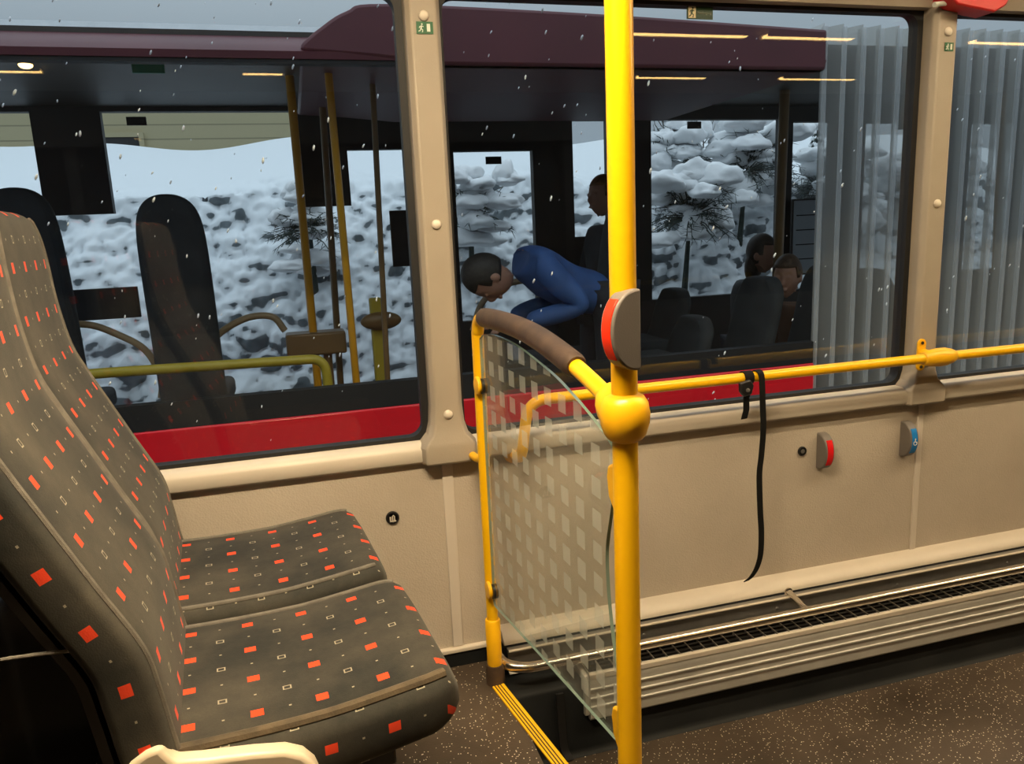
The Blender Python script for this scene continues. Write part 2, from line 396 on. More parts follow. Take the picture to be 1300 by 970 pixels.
# pillars between windows: face, chamfered sides, flared foot, screw caps
for i, px in enumerate(PILX):
    e = empty('trim_%d' % k, (px, WY, SILL)); k += 1; e['kind'] = 'structure'; tag(e, 'tan plastic pillar cover between windows', 'trim')
    bm = NB()
    rings = []
    for z, hw, d, lip in ((WTOP+.02, PW, .020, 0), (SILL+.085, PW, .020, 0), (SILL+.045, PW+.003, .022, 0), (SILL+.020, PW+.010, .026, 0), (SILL+.004, PW+.024, .031, 0), (SILL-.006, PW+.029, .034, 0), (SILL-.040, PW+.029, .034, 0), (SILL-.046, PW+.026, .031, 0)):
        rings.append([bm.verts.new((px+sx, WY+dy, z)) for sx, dy in ((-hw, .035), (-hw, -d*.35), (-hw+.010, -d), (hw-.010, -d), (hw, -d*.35), (hw, .035))])
    for r0, r1 in zip(rings[:-1], rings[1:]):
        for j in range(6): bm.faces.new([r0[j], r0[(j+1) % 6], r1[(j+1) % 6], r1[j]])
    bm.faces.new(rings[0]); bm.faces.new(list(reversed(rings[-1])))
    obj('pillar_cover', bm, MPIL, e, smooth=25, bevel=0.003)
    for z in (1.447, 1.036, 0.622):
        bm = NB(); lathe(bm, [(0, .0105), (.003, .0105), (.006, .008), (.0075, .003), (.0077, 0)], (px, WY-.0195, z), (0, -1, 0), 20)
        obj('screw_cap', bm, MCAP, e)
# windows: pane and rubber gasket with rounded corners
def rrect(x0, x1, z0, z1, r, y, k=6):
    out = []
    for cx, cz, a0 in ((x1-r, z1-r, 0), (x0+r, z1-r, 90), (x0+r, z0+r, 180), (x1-r, z0+r, 270)):
        for j in range(k+1):
            a = math.radians(a0+90*j/k); out.append(Vector((cx+r*math.cos(a), y, cz+r*math.sin(a))))
    return out
def gasket(bm, x0, x1, z0, z1, wl, wr, wt, wb, y0, y1, r):
    O = lambda y: rrect(x0, x1, z0, z1, 0.004, y); I = lambda y: rrect(x0+wl, x1-wr, z0+wb, z1-wt, r, y)
    L = [[bm.verts.new(p) for p in q] for q in (O(y0), I(y0), I(y1), O(y1))]; n = len(L[0])
    for a, b in ((0, 1), (1, 2), (2, 3), (3, 0)):
        for j in range(n): bm.faces.new([L[a][j], L[a][(j+1) % n], L[b][(j+1) % n], L[b][j]])
GY = WY+0.030
for i, (a, b) in enumerate(zip(PILX[:-1], PILX[1:])):
    x0, x1 = a+PW-.006, b-PW+.006
    e = empty('window_%d' % (i+1), ((x0+x1)/2, GY, SILL)); e['kind'] = 'structure'; tag(e, 'wide bus side window in black rubber gasket', 'window')
    bm = NB(); gasket(bm, x0, x1, SILL-.01, WTOP+.01, .016, .022, .018, .022, GY-.008, GY+.022, .03)
    obj('gasket', bm, MGASK, e, smooth=30)
    bm = NB(); box(bm, x0+.005, x1-.005, GY, GY+.006, SILL, WTOP+.005)
    obj('glass_pane', bm, MGLASS, e, smooth=0)
# panel seam strips
for px in (0.2925, 1.606):
    bm = NB(); box(bm, px-.0125 if px < 1 else px-.009, px+.0125 if px < 1 else px+.009, WY-.004, WY+.01, 0.05, SILL-.045)
    structure('trim_%d' % k, bm, MSTRIP, label='vertical seam strip on the beige panel', cat='trim', bevel=0.0015); k += 1
# bottom ledge of the wall, lit from above
bm = NB()
prof = [(WY+.01, .084), (WY-.004, .083), (WY-.018, .079), (WY-.032, .071), (WY-.041, .062), (WY-.045, .056), (WY-.045, .052), (WY-.040, .050), (WY+.01, .050)]
prism(bm, [(0.395, y, z) for y, z in prof], (XR-0.395, 0, 0))
structure('trim_%d' % k, bm, MTRIM, label='rounded beige ledge along the foot of the wall', cat='trim', smooth=60); k += 1
bm = NB(); box(bm, XL, 0.395, WY-.012, WY+.01, 0.036, 0.048); structure('trim_%d' % k, bm, MTRIM, label='thin beige trim line by the platform floor', cat='trim', bevel=0.003); k += 1
bm = NB(); box(bm, XL, 0.36, WY-.008, WY+.01, 0.0, 0.037); structure('baseboard_left', bm, MPLINTH, label='dark skirting behind the seats', cat='baseboard', smooth=0)
# dark plinth of the low bay
bm = NB()
prism(bm, [(STEP_X, WY, -.2), (STEP_X, 1.490, -.2), (STEP_X, 1.498, -.196), (STEP_X, 1.504, -.186), (STEP_X, 1.506, -.03), (STEP_X, 1.515, -.02), (STEP_X, 1.600, -.02), (STEP_X, 1.603, .050), (STEP_X, WY, .050)], (XR-STEP_X, 0, 0))
structure('baseboard_right', bm, MPLINTH, label='black vinyl plinth below the wall in the low bay', cat='baseboard', smooth=50)
# step nosing
ang = math.atan2(0.051, 0.316)
bm = NB()
n0, n1 = Vector((0.357, 1.53, 0)), Vector((0.357+0.1614*1.05, 1.53-1.05, 0))
dv = (n1-n0).normalized(); pv = Vector((-dv.y, dv.x, 0))
for a, b, h, mi in ((-.014, .014, .004, 0), (-.0095, -.0070, .0046, 1), (-.0028, -.0003, .0046, 1), (.0040, .0065, .0046, 1)):
    prism(bm, [n0+pv*a, n0+pv*b, n1+pv*b, n1+pv*a], (0, 0, h), mi)
structure('trim_%d' % k, bm, [MYEL2, MGROOVE], label='yellow grooved step edge strip on the floor', cat='trim', smooth=0); k += 1

# ------------------------------------------------------------------ ceiling lights
def ceiling_light(x0, x1, y, lab, pw):
    e = empty('ceiling_light', ((x0+x1)/2, y, CZ), 0, lab, 'light', 'warm ceiling light strips')
    bm = NB(); prism(bm, [(x0, y-.05, CZ), (x0, y-.04, CZ-.022), (x0, y-.028, CZ-.022), (x0, y-.028, CZ-.008), (x0, y+.028, CZ-.008), (x0, y+.028, CZ-.022), (x0, y+.04, CZ-.022), (x0, y+.05, CZ)], (x1-x0, 0, 0)); obj('housing', bm, MCEIL, e)
    bm = NB(); box(bm, x0+.01, x1-.01, y-.026, y+.026, CZ-.019, CZ-.009); obj('diffuser', bm, MLAMPS[pw], e, smooth=0)
for y, pw, segs in ((0.93, LAMP_KEY, ((0.95, 2.5), (2.7, 4.5))), (0.66, LAMP_LEFT, ((-0.40, 0.36),)), (0.05, LAMP_FAR, ((1.45, 2.12), (2.20, 2.70), (3.4, 4.6))), (-0.90, LAMP_FAR, ((-1.9, -1.05), (-.16, .05), (2.0, 2.45), (2.95, 3.5)))):
    for a, b in segs: ceiling_light(a, b, y, 'warm strip light recessed in the bus ceiling above the frame', pw)

# ------------------------------------------------------------------ POLE AND DIVIDER
PX, PY, PR = 0.402, 0.905, 0.0172
gp = empty('grab_pole', (PX, PY, BAY), 0, 'tall thick yellow vertical grab pole at the front edge of the glass divider', 'pole')
bm = NB(); tube(bm, [(PX, PY, BAY), (PX, PY, CZ)], PR, 28); obj('tube', bm, MYEL, gp)
bm = NB(); lathe(bm, [(0, .05), (.006, .05), (.010, .045), (.03, .024), (.05, .0175)], (PX, PY, BAY), (0, 0, 1)); obj('floor_flange', bm, MYEL2, gp)
JZ = 0.772
jd = Vector((-0.045, 0.645, 0)).normalized()
bm = NB()
lathe(bm, [(-.034, .0185), (-.031, .0235), (-.024, .0285), (-.010, .0325), (.004, .0335), (.018, .031), (.026, .026), (.030, .019)], (PX, PY, JZ), (0, 0, 1), 28)
lathe(bm, [(0, .032), (.022, .031), (.036, .027), (.047, .0215), (.050, .018)], (PX, PY, JZ), jd*0.86 + Vector((0, 0, .42)), 24)
jc = obj('joint_clamp', bm, MYEL2, gp, smooth=50)
bm = NB(); lathe(bm, [(0, .006), (.004, .006), (.004, .003), (.001, .0028)], Vector((PX, PY, JZ-.004))+Vector((.85, -.53, 0)).normalized()*.0285, (.85, -.53, 0), 14); obj('clamp_screw', bm, MGROOVE, jc)
lathe_seam = NB(); lathe(lathe_seam, [(-.0016, .0322), (0, .0342), (.0016, .0322)], (PX, PY, JZ), Vector((.66, .75, 0)), 32)
obj('clamp_seam', lathe_seam, MYEL2, jc)

dp0 = Vector((0.357, 1.55, 0)); dd = Vector((PX-0.357, PY-1.55, 0)).normalized(); dn = Vector((-dd.y, dd.x, 0))
ds = lambda s, z, off=0: dp0 + dd*s + dn*off + Vector((0, 0, z))
dv_ = empty('divider_screen', tuple(dp0), 0, 'glass divider with frosted squares in a yellow tube frame beside the seats', 'divider')
# back post bending over into the top rail
bm = NB()
rail = spline([ds(0, .02), ds(0, .35), ds(0, .76), ds(.004, .815), ds(.026, .842), ds(.085, .848), ds(.18, .849), ds(.28, .846), ds(.36, .838), ds(.44, .825), ds(.52, .808), ds(.60, .787)], 8)
tube(bm, rail, .0128, 20); obj('frame_tube', bm, MYEL, dv_)
bm = NB(); gr = spline([ds(.05, .8465), ds(.10, .8485), ds(.18, .849), ds(.28, .846), ds(.36, .838), ds(.44, .825), ds(.497, .814)], 8)
tube(bm, gr, [.0165, .0192]+[.0198]*(len(gr)-4)+[.0192, .0165], 22); obj('grip', bm, MGRIP, dv_)
bm = NB(); lathe(bm, [(.045, .0165), (.048, .0172), (.155, .0172), (.158, .015), (.158, .0128)], ds(0, 0), (0, 0, 1)); obj('base_sleeve', bm, MYEL2, dv_)
bm = NB(); lathe(bm, [(0, .022), (.035, .0215), (.046, .019), (.047, .014)], ds(0, 0), (0, 0, 1)); obj('base_boot', bm, MGRIP, dv_)
bm = NB(); tube(bm, fillet([ds(0, .535), Vector((0.350, 1.585, .525)), Vector((0.345, 1.632, .525))], .02), .009, 14)
lathe(bm, [(0, .020), (.006, .020), (.010, .016), (.02, .011)], (0.345, WY, .525), (0, -1, 0)); obj('wall_stub', bm, MYEL2, dv_)
# glass sheet outline in the divider plane
def glass_outline():
    top = [ds(s, z) for s, z in ((.021, .800), (.05, .812), (.10, .818), (.18, .818), (.26, .812), (.34, .800), (.42, .786), (.50, .764), (.56, .744), (.605, .725), (.624, .712))]
    right = [ds(s, z) for s, z in ((.624, .69), (.614, .655), (.604, .62), (.592, .58), (.587, .55), (.588, .51), (.593, .47), (.601, .43), (.612, .39), (.620, .36), (.624, .335), (.624, .272), (.612, .262))]
    bot = [ds(.30, .232), ds(.06, .206), ds(.026, .203), ds(.021, .212)]
    return spline(top, 4) + spline(right, 4) + bot
out = glass_outline(); bm = NB(); uvl = bm.loops.layers.uv.new('UVMap')
fr = [bm.verts.new(p + dn*.0025) for p in out]; bk = [bm.verts.new(p - dn*.003) for p in out]
bm.faces.new(fr); bm.faces.new(list(reversed(bk))).material_index = 2; n = len(out)
for i in range(n):
    f = bm.faces.new([fr[(i+1) % n], fr[i], bk[i], bk[(i+1) % n]]); f.material_index = 1
for f in bm.faces:
    for l in f.loops: l[uvl].uv = ((l.vert.co-dp0).dot(dd), l.vert.co.z)
MEDGE = NT('green_glass_edge'); _b = MEDGE.bsdf((0.17, 0.24, 0.20), 0.15); MEDGE = MEDGE.m
obj('glass_panel', bm, [METCH, MEDGE, MGLASSD], dv_, smooth=0)
for s, z, back in ((.004, .700, True), (.006, .236, True)):
    bm = NB()
    lathe(bm, [(0, .0185), (.004, .0195), (.007, .0180), (.0085, .012)], ds(s+.008, z, -.006), -dn, 20)
    c = obj('glass_clamp', bm, MYEL2, dv_)
    bm = NB(); lathe(bm, [(-.0055, .0165), (.0055, .0165)], ds(s+.0185, z, .0), dn, 20); obj('clamp_pad', bm, MBLK, c)
for s, z in ((.618, .668), (.618, .297)):
    bm = NB()
    pts = [ds(.650, z+.032), ds(.650, z-.036), ds(.628, z-.036), ds(.612, z-.018), ds(.607, z+.010), ds(.611, z+.026), ds(.622, z+.032)]
    prism(bm, [p - dn*.010 for p in pts], dn*.020); obj('glass_clamp', bm, MYEL2, dv_, bevel=.004)

# stop button on the pole
def stop_button(root, o, out_d, th, hgt, dep, lens_mat, z_lens=(0.24, .76)):
    """half-moon housing: flat back on the line o, curved rim towards out_d, lens set in the rim"""
    out_d = Vector(out_d).normalized(); side = Vector((0, 0, 1)).cross(out_d)
    o = Vector(o)
    def arc(a0, a1, k, h, d): return [(math.cos(math.pi*(a0+(a1-a0)*i/k))*h/2, math.sin(math.pi*(a0+(a1-a0)*i/k))**.8*d) for i in range(k+1)]
    bm = NB(); pr = arc(0, 1, 24, hgt, dep); P = [o + Vector((0, 0, a)) + out_d*b - side*th/2 for a, b in pr]
    prism(bm, P, side*th); obj('housing', bm, MHOUSE, root, bevel=.003, bseg=3)
    bm = NB(); a = arc(z_lens[0], z_lens[1], 12, hgt+.003, dep+.0015); b = arc(z_lens[0], z_lens[1], 12, hgt-.012, dep-.006)
    P = [o + Vector((0, 0, q)) + out_d*d - side*th*.33 for q, d in a + list(reversed(b))]
    prism(bm, P, side*th*.66); return obj('lens', bm, lens_mat, root, bevel=.001)
e = empty('stop_button', (PX, PY, .886), 0, 'grey half-moon stop button with orange-red lens on the tall yellow pole', 'button')
od = Vector((-.93, -.25, 0)).normalized()
stop_button(e, Vector((PX, PY, .888)) - od*.006 + Vector((.25, -.93, 0))*.016, od, .026, .104, .046, MORED, (.22, .74))

# wall grab bar with flange, end bend and bracket
BY, BZ, BR = 1.578, 0.646, 0.0125
wb = empty('wall_grab_bar', (1.2, BY, BZ), 0, 'horizontal yellow grab bar running along the wall below the windows', 'handrail')
bm = NB(); tube(bm, fillet([(0.449, WY-.004, .508), (0.449, BY, .512), (0.470, BY, BZ), (XR, BY, BZ)], .045, 10), BR, 20); obj('bar', bm, MYEL, wb)
bm = NB(); lathe(bm, [(0, .022), (.005, .022), (.009, .017), (.016, .0135)], (0.449, WY, .508), (0, -1, 0)); obj('end_flange', bm, MYEL2, wb)
for bx in (1.586, 2.90):
    bm = NB()
    lathe(bm, [(-.052, .0125), (-.050, .0165), (-.030, .0215), (-.005, .0240), (.018, .0235), (.034, .020), (.046, .0150), (.048, .0125)], (bx, BY, BZ), (1, 0, 0), 26)
    lathe(bm, [(0, .015), (.03, .014), (.046, .016)], (bx-.006, BY, BZ), (0, 1, 0), 18)
    c = obj('bracket', bm, MYEL2, wb, smooth=50)
    bm = NB(); q = []
    for cz, a0 in ((BZ+.030, 0), (BZ-.030, 180)):
        for j in range(9): a = math.radians(a0+180*j/8); q.append(((bx-.012)+.0125*math.cos(a), WY-.020, cz+.0125*math.sin(a)))
    prism(bm, q, (0, -.006, 0)); obj('bracket_plate', bm, MYEL2, c, bevel=.001)
    for cz in (BZ+.032, BZ-.032):
        bm = NB(); lathe(bm, [(0, .0045), (.002, .004)], (bx-.012, WY-.026, cz), (0, -1, 0), 12); obj('bracket_screw', bm, MGROOVE, c)

# hanging strap
st = empty('webbing_strap', (1.05, BY, BZ), 0, 'black webbing strap looped over the yellow wall bar and hanging down', 'strap')
bm = NB(); sy = BY-BR-.002
hang = [(1.046, BY+BR+.002, BZ), (1.046, BY+.008, BZ+BR), (1.047, BY-.004, BZ+BR+.003), (1.048, sy-.003, BZ+.002), (1.052, sy-.004, .58), (1.056, sy-.003, .52), (1.054, sy, .45), (1.051, sy+.002, .40), (1.056, sy+.003, .31), (1.062, sy+.005, .25), (1.064, sy+.009, .19), (1.059, sy+.016, .15), (1.050, sy+.026, .122), (1.040, sy+.034, .108)]
strip(bm, spline(hang, 6), (1, .25, 0), .018, .0022); obj('hanging_band', bm, MSTRAP, st, smooth=30)
bm = NB(); loop = [(1.018+.013*0, BY+math.cos(a)*(BR+.003), BZ+math.sin(a)*(BR+.003)) for a in [math.radians(q) for q in range(0, 361, 20)]]
strip(bm, loop, (1, 0, 0), .024, .0025)
strip(bm, [(1.018, sy, BZ+.002), (1.014, sy-.006, .625), (1.008, sy-.002, .60), (1.010, sy, .57), (1.006, sy+.003, .548)], (1, .2, 0), .018, .0022)
obj('loop_band', bm, MSTRAP, st, smooth=30)
bm = NB(); prism(bm, [(x, sy-.002, z) for x, z in ((.985, .640), (1.012, .646), (1.022, .632), (1.016, .610), (.996, .606), (.986, .618))], (0, -.012, 0)); bk_ = obj('buckle', bm, MBLK, st, bevel=.003)
bm = NB(); lathe(bm, [(0, .005), (.003, .0045), (.004, .002)], (1.004, sy-.014, .622), (0, -1, 0), 14); obj('rivet', bm, MALU2, bk_)

# wall buttons and sockets
for nm, x, z, ml, lab in (('stop_button', 1.291, .413, MRED, 'half-moon wall button with red lens right of the small socket'), ('stop_button', 1.556, .414, MBLUE, 'half-moon wall button with blue lens and white wheelchair mark')):
    e = empty(nm, (x, WY, z), 0, lab, 'button')
    ln = stop_button(e, (x, WY+.002, z), (0, -1, 0), .026, .098, .042, ml, (.26, .74))
    if ml is MBLUE:
        bm = NB(); fy = WY-.0425
        lathe(bm, [(0, .0016), (.0012, .0016)], (x-.001, fy, z+.008), (0, -1, 0), 10)
        tube(bm, [(x-.001, fy, z+.006), (x-.001, fy, z-.001), (x+.004, fy, z-.001), (x+.005, fy+.0005, z-.006)], .0011, 8)
        tube(bm, [(x-.0005+.0052*math.cos(a), fy+.0003, z-.004+.0055*math.sin(a)) for a in [math.radians(q) for q in range(120, 371, 25)]], .0009, 8)
        obj('wheelchair_mark', bm, MWHITE, ln)
for x, z, r, lab in ((0.161, .393, .0152, 'round black charging socket on the beige wall behind the seat cushions'), (1.233, .417, .0125, 'round black charging socket beside the red wall button')):
    e = empty('charging_socket', (x, WY, z), 0, lab, 'socket')
    bm = NB(); lathe(bm, [(0, r), (.003, r), (.0045, r*.92), (.0045, r*.72), (.003, r*.66), (.003, 0)], (x, WY, z), (0, -1, 0), 28); obj('cover', bm, MBLK, e)
    bm = NB(); fy = WY-.0045; q = r*.44
    if x < 1:
        box(bm, x-q, x-q*.55, fy-.0012, fy+.001, z-q, z+q*.5); box(bm, x-q, x+q*1.1, fy-.0012, fy+.001, z-q*1.25, z-q*.9)
        tube(bm, [(x-q*.05, fy, z-q*.85), (x-q*.05, fy, z+q*.5), (x+q*.25, fy, z+q*.95), (x+q*.6, fy, z+q*.5), (x+q*.6, fy, z-q*.85)], q*.24, 8)
    else:
        lathe(bm, [(0, q*1.1), (.0014, q*1.0)], (x, fy+.0005, z), (0, -1, 0), 16)
    obj('socket_mark', bm, plain('pale_grey_mark', (.55, .5, .42), .5) if x < 1 else MALU2, e)

# exit stickers
def exit_sticker(x0, x1, z0, z1, y, lab, big=False):
    o = empty('exit_sticker', ((x0+x1)/2, y, (z0+z1)/2), 0, lab, 'sticker')
    bm = NB(); box(bm, x0, x1, y-.0012, y, z0, z1); obj('sticker_sheet', bm, MDGREEN if big else MGREEN, o, smooth=0)
    w_, h_ = x1-x0, z1-z0; yy = y-.0014
    bm = NB()
    if big:
        box(bm, x0+w_*.06, x0+w_*.34, yy-.0004, yy, z0+h_*.08, z1-h_*.08, 1)
        cx, s = x0+w_*.20, h_
    else: cx, s = x0+w_*.30, h_
    # running figure
    y2 = yy-.0006
    lathe(bm, [(0, s*.075), (.0006, s*.075)], (cx+s*.05, y2+.0006, z0+s*.78), (0, -1, 0), 12)
    def seg(pts, r): strip(bm, [(cx+a*s, y2, z0+b*s) for a, b in pts], (0, 1, 0), .0008, r*s)
    seg(((.02, .66), (-.06, .42)), .13); seg(((-.06, .42), (.10, .30), (.06, .12)), .08); seg(((-.06, .42), (-.14, .24), (-.28, .20)), .08)
    seg(((.02, .64), (.18, .56)), .06); seg(((0, .64), (-.16, .58), (-.2, .46)), .06)
    if not big: box(bm, x0+w_*.62, x0+w_*.82, yy-.0006, yy, z0+h_*.18, z0+h_*.82)
    obj('pictogram', bm, [MDGREEN if big else MSIGNW, MSIGNY], o, smooth=0)
    if big:
        cu = bpy.data.curves.new('sign_text', 'FONT'); cu.body = 'Nødutgang'; cu.size = h_*.27; cu.extrude = .0002
        t = bpy.data.objects.new('sign_text', cu); COL.objects.link(t); cu.materials.append(plain('faded_sign_text', (.20, .22, .16), .6))
        me_ = bpy.data.meshes.new_from_object(t.evaluated_get(bpy.context.evaluated_depsgraph_get())); bpy.data.objects.remove(t); t = bpy.data.objects.new('sign_text', me_); COL.objects.link(t)
        t.parent = o; t.location = (x0+w_*.40-(x0+x1)/2, -.0016, z0+h_*.38-(z0+z1)/2); t.rotation_euler = (math.pi/2, 0, 0); 
exit_sticker(.283, .317, 1.413, 1.436, WY-.0205, 'small green exit sticker at the top of the pillar left of the pole')
exit_sticker(1.590, 1.616, 1.402, 1.422, WY-.0205, 'small green exit sticker on the pillar at the right edge')
a_, b_ = at(872, 6, 1, GY-.002), at(905, 25, 1, GY-.002)
exit_sticker(a_.x, b_.x, b_.z, a_.z, GY-.0005, 'dark green exit sticker on the glass at the top of the middle window', True)

# red emergency bracket under the cove, upper right
a_ = at(1200, 18, 1, WY-.05); b_ = at(1275, 18, 1, WY-.05)
e = empty('emergency_hammer_holder', (a_.x, WY-.05, 1.49), 0, 'red plastic emergency hammer holder above the right window', 'holder')
bm = NB(); q = [(a_.x, 1.515), (a_.x+.02, 1.497), (b_.x-.045, 1.483), (b_.x-.01, 1.500), (b_.x, 1.520), (b_.x, 1.56), (a_.x, 1.56)]
prism(bm, [(x, WY-.005, z) for x, z in q], (0, -.06, 0)); obj('holder_body', bm, MREDBOX, e, bevel=.004)
bm = NB(); tube(bm, [(a_.x-.02, WY-.035, 1.503), (a_.x+.02, WY-.035, 1.508)], .006, 14); obj('hammer_tip', bm, MSIGNW, e)

# ------------------------------------------------------------------ HEATER AND RAIL
HX0 = 0.565
ht = empty('wall_heater', (HX0, 1.49, BAY), 0, 'long ribbed aluminium wall heater with a grille top at floor level', 'heater')
bm = NB()   # ribbed front cover
zs = [(.010, 0), (.002, .004)]
prof = [(1.585, .012), (1.585, .008), (1.497, .002), (1.493, .000), (1.490, -.006)]
z = -.012
for q in range(4):
    prof += [(1.490, z), (1.490, z-.010), (1.4872, z-.012), (1.4872, z-.015), (1.490, z-.017)]; z -= .0225
prof += [(1.490, -.108), (1.496, -.112), (1.506, -.112), (1.506, -.012), (1.585, -.002)]
bm2 = bm
prof_f = [p for p in prof if True]
front = [(1.499, .004), (1.493, .001), (1.490, -.006)]; z = -.018
for q in range(3):
    front += [(1.490, z), (1.490, z-.010), (1.4868, z-.0115), (1.4868, z-.0150), (1.490, z-.0165)]; z -= .0225
front += [(1.490, -.106), (1.493, -.111), (1.5055, -.112), (1.5055, .004)]
prism(bm, [(HX0, y, z_) for y, z_ in front], (XR-HX0, 0, 0)); obj('front_cover', bm, MHEAT, ht, smooth=30)
bm = NB(); box(bm, HX0, XR, 1.4885, 1.4985, -.005, .0075); obj('front_lip', bm, MTRIM, ht, bevel=.001)
bm = NB()   # grille: long bars and cross bars
for y in (1.512, 1.527, 1.542, 1.557, 1.572): box(bm, HX0, XR, y, y+.0022, .002, .007, 1)
x = HX0
while x < XR: box(bm, x, x+.0022, 1.499, 1.586, .004, .0085); x += .0335
obj('grille', bm, [MALU, MBLK], ht, smooth=0)
bm = NB(); box(bm, HX0, XR, 1.507, 1.585, -.018, -.014); obj('dark_duct', bm, MBLK, ht, smooth=0)
bm = NB(); prism(bm, [(HX0-.012, 1.4945, -.10), (HX0-.012, 1.4945, -.004), (HX0-.012, 1.499, .003), (HX0-.012, 1.585, .006), (HX0-.012, 1.585, -.016), (HX0-.012, 1.507, -.016), (HX0-.012, 1.507, -.10)], (.013, 0, 0)); obj('end_cap', bm, MHEAT, ht, bevel=.003)
# metal channel behind the rail
ch = empty('wall_channel', (0.40, 1.59, .0), 0, 'dull metal channel strip behind the steel rail under the ledge', 'metal strip')
bm = NB(); prism(bm, [(0.40, y, z) for y, z in ((1.602, .048), (1.585, .048), (1.584, .044), (1.592, .042), (1.592, -.006), (1.584, -.012), (1.602, -.012))], (XR-.40, 0, 0)); obj('channel', bm, MALU2, ch, smooth=20)
bm = NB(); box(bm, 0.40, XR, 1.5825, 1.590, .0445, .0485); obj('channel_lip', bm, MTRIM, ch, bevel=.001)
x = .75
while x < 3: 
    bm = NB(); lathe(bm, [(0, .004), (.002, .0035), (.003, .001)], (x, 1.592, .018), (0, -1, 0), 12); obj('screw', bm, MALU2, ch); x += .38
rl = empty('steel_rail', (.5, 1.525, .035), 0, 'brushed steel tube rail running low along the wall above the heater', 'rail')
RZ = .036
bm = NB(); tube(bm, fillet([(0.372, 1.600, RZ+.008), (0.378, 1.545, RZ+.004), (0.425, 1.5215, RZ), (0.52, 1.5215, RZ), (XR, 1.5215, RZ)], .07, 10), .0125, 22); obj('tube', bm, MCHROME, rl)
for x in (1.165, 2.10, 3.0):
    bm = NB(); tube(bm, [(x, 1.592, .056), (x+.006, 1.522, RZ)], .0085, 16)
    lathe(bm, [(0, .012), (.003, .012), (.005, .009)], (x, 1.596, .056), (0, -1, 0), 16); obj('bracket', bm, MCHROME, rl)
# black rubber strip on the plinth
bm = NB(); strip(bm, spline([(0.494, 1.500, -.03), (0.496, 1.500, -.10), (0.500, 1.499, -.17), (0.510, 1.486, -.197)], 5), (1, 0, 0), .018, .006)
tag(obj('rubber_strip', bm, MGASK, None), 'black rubber strip standing on the dark plinth below the rail', 'rubber strip')

# ------------------------------------------------------------------ SEATS
def pad(name, stations, mat, parent, expo=4.5, seg=48, offs=(0, 0)):
    """stations: (centre x, centre z, tangent angle, half width, half thickness). Closed upholstered pad with metre UVs."""
    bm = NB(); uvl = bm.loops.layers.uv.new('UVMap'); rings = []; uvs = []
    s = 0; prev = None
    for cx, cz, ta, hw, hh in stations:
        c = Vector((cx, 0, cz))
        if prev is not None: s += (c-prev).length
        prev = c; nx, nz = math.cos(ta-math.pi/2), math.sin(ta-math.pi/2)   # outward (front / top) normal
        ring = []; uv = []; acc = 0; last = None
        for k in range(seg+1):
            a = math.pi*2*k/seg - math.pi/2
            cc, ss = math.cos(a), math.sin(a)
            lat = -math.copysign(abs(ss)**(2/expo), ss)*hw if False else math.copysign(abs(cc)**(2/expo), cc)*hw
            dep = math.copysign(abs(ss)**(2/expo), ss)*hh
            p = Vector((cx+nx*dep, lat, cz+nz*dep))
            if last is not None: acc += (p-last).length
            last = p; uv.append(acc)
            if k < seg: ring.append(bm.verts.new(p))
        mid = acc/2
        uvs.append([(s+offs[0], q-mid+offs[1]) for q in uv]); rings.append(ring)
    for i in range(len(rings)-1):
        for k in range(seg):
            k2 = (k+1) % seg
            f = bm.faces.new([rings[i][k], rings[i][k2], rings[i+1][k2], rings[i+1][k]])
            for l, t in zip(f.loops, (uvs[i][k], uvs[i][k+1], uvs[i+1][k+1], uvs[i+1][k])): l[uvl].uv = t
    bm.faces.new(list(reversed(rings[0]))); bm.faces.new(rings[-1])
    me_o = obj(name, bm, mat, parent, smooth=60, local=True)
    return me_o
PROF = [(.36, -.216), (.45, -.232), (.52, -.241), (.58, -.252), (.66, -.288), (.75, -.328), (.80, -.350), (.85, -.369), (.93, -.382), (1.02, -.388), (1.06, -.393), (1.090, -.402)]
def back_stations(HT=.033, HW=.174):
    c = spline([(x, 0, z) for z, x in PROF], 5); out = []; L = [0]
    for a, b in zip(c[:-1], c[1:]): L.append(L[-1]+(b-a).length)
    T = L[-1]
    for i, p in enumerate(c):
        t = (c[min(i+1, len(c)-1)]-c[max(i-1, 0)]).normalized(); ta = math.atan2(t.z, t.x)
        n = Vector((math.cos(ta-math.pi/2), 0, math.sin(ta-math.pi/2)))
        d = T-L[i]; hw = HW
        if d < .11: hw = HW-.085*(1-math.sqrt(max(0, 1-((.11-d)/.11)**2)))
        z = p.z; ht = HT*(1 if z < .8 else max(.8, 1-(z-.8)*.6))
        if d < .03: ht *= math.sqrt(max(.02, 1-((.03-d)/.03)**2)); 
        q = p - n*ht
        if d < .03: q = p - n*(HT*.82)
        out.append((q.x, q.z, ta, hw, ht))
    return out
def cushion_stations(HW=.177):
    out = []; N = 34; x0, x1 = -.262, .112
    for i in range(N+1):
        u = i/N; x = x0+(x1-x0)*u
        top = .448 - .006*math.sin(math.pi*min(1, u*1.15)) + .008*max(0, (u-.55)/.45)
        th = .098 - .012*u
        d = x1-x; hw = HW
        k = 1
        if d < .05:
            k = math.sqrt(max(.03, 1-((.05-d)/.05)**2)); hw = HW-.045*(1-k)
        if d < .035: top -= .030*(1-math.sqrt(max(0, 1-((.035-d)/.035)**2)))
        th2 = th*(.35+.65*k)
        out.append((x, top-th2/2, 0+math.pi, hw, th2/2))
    # the tangent angle pi makes the normal point up
    return out
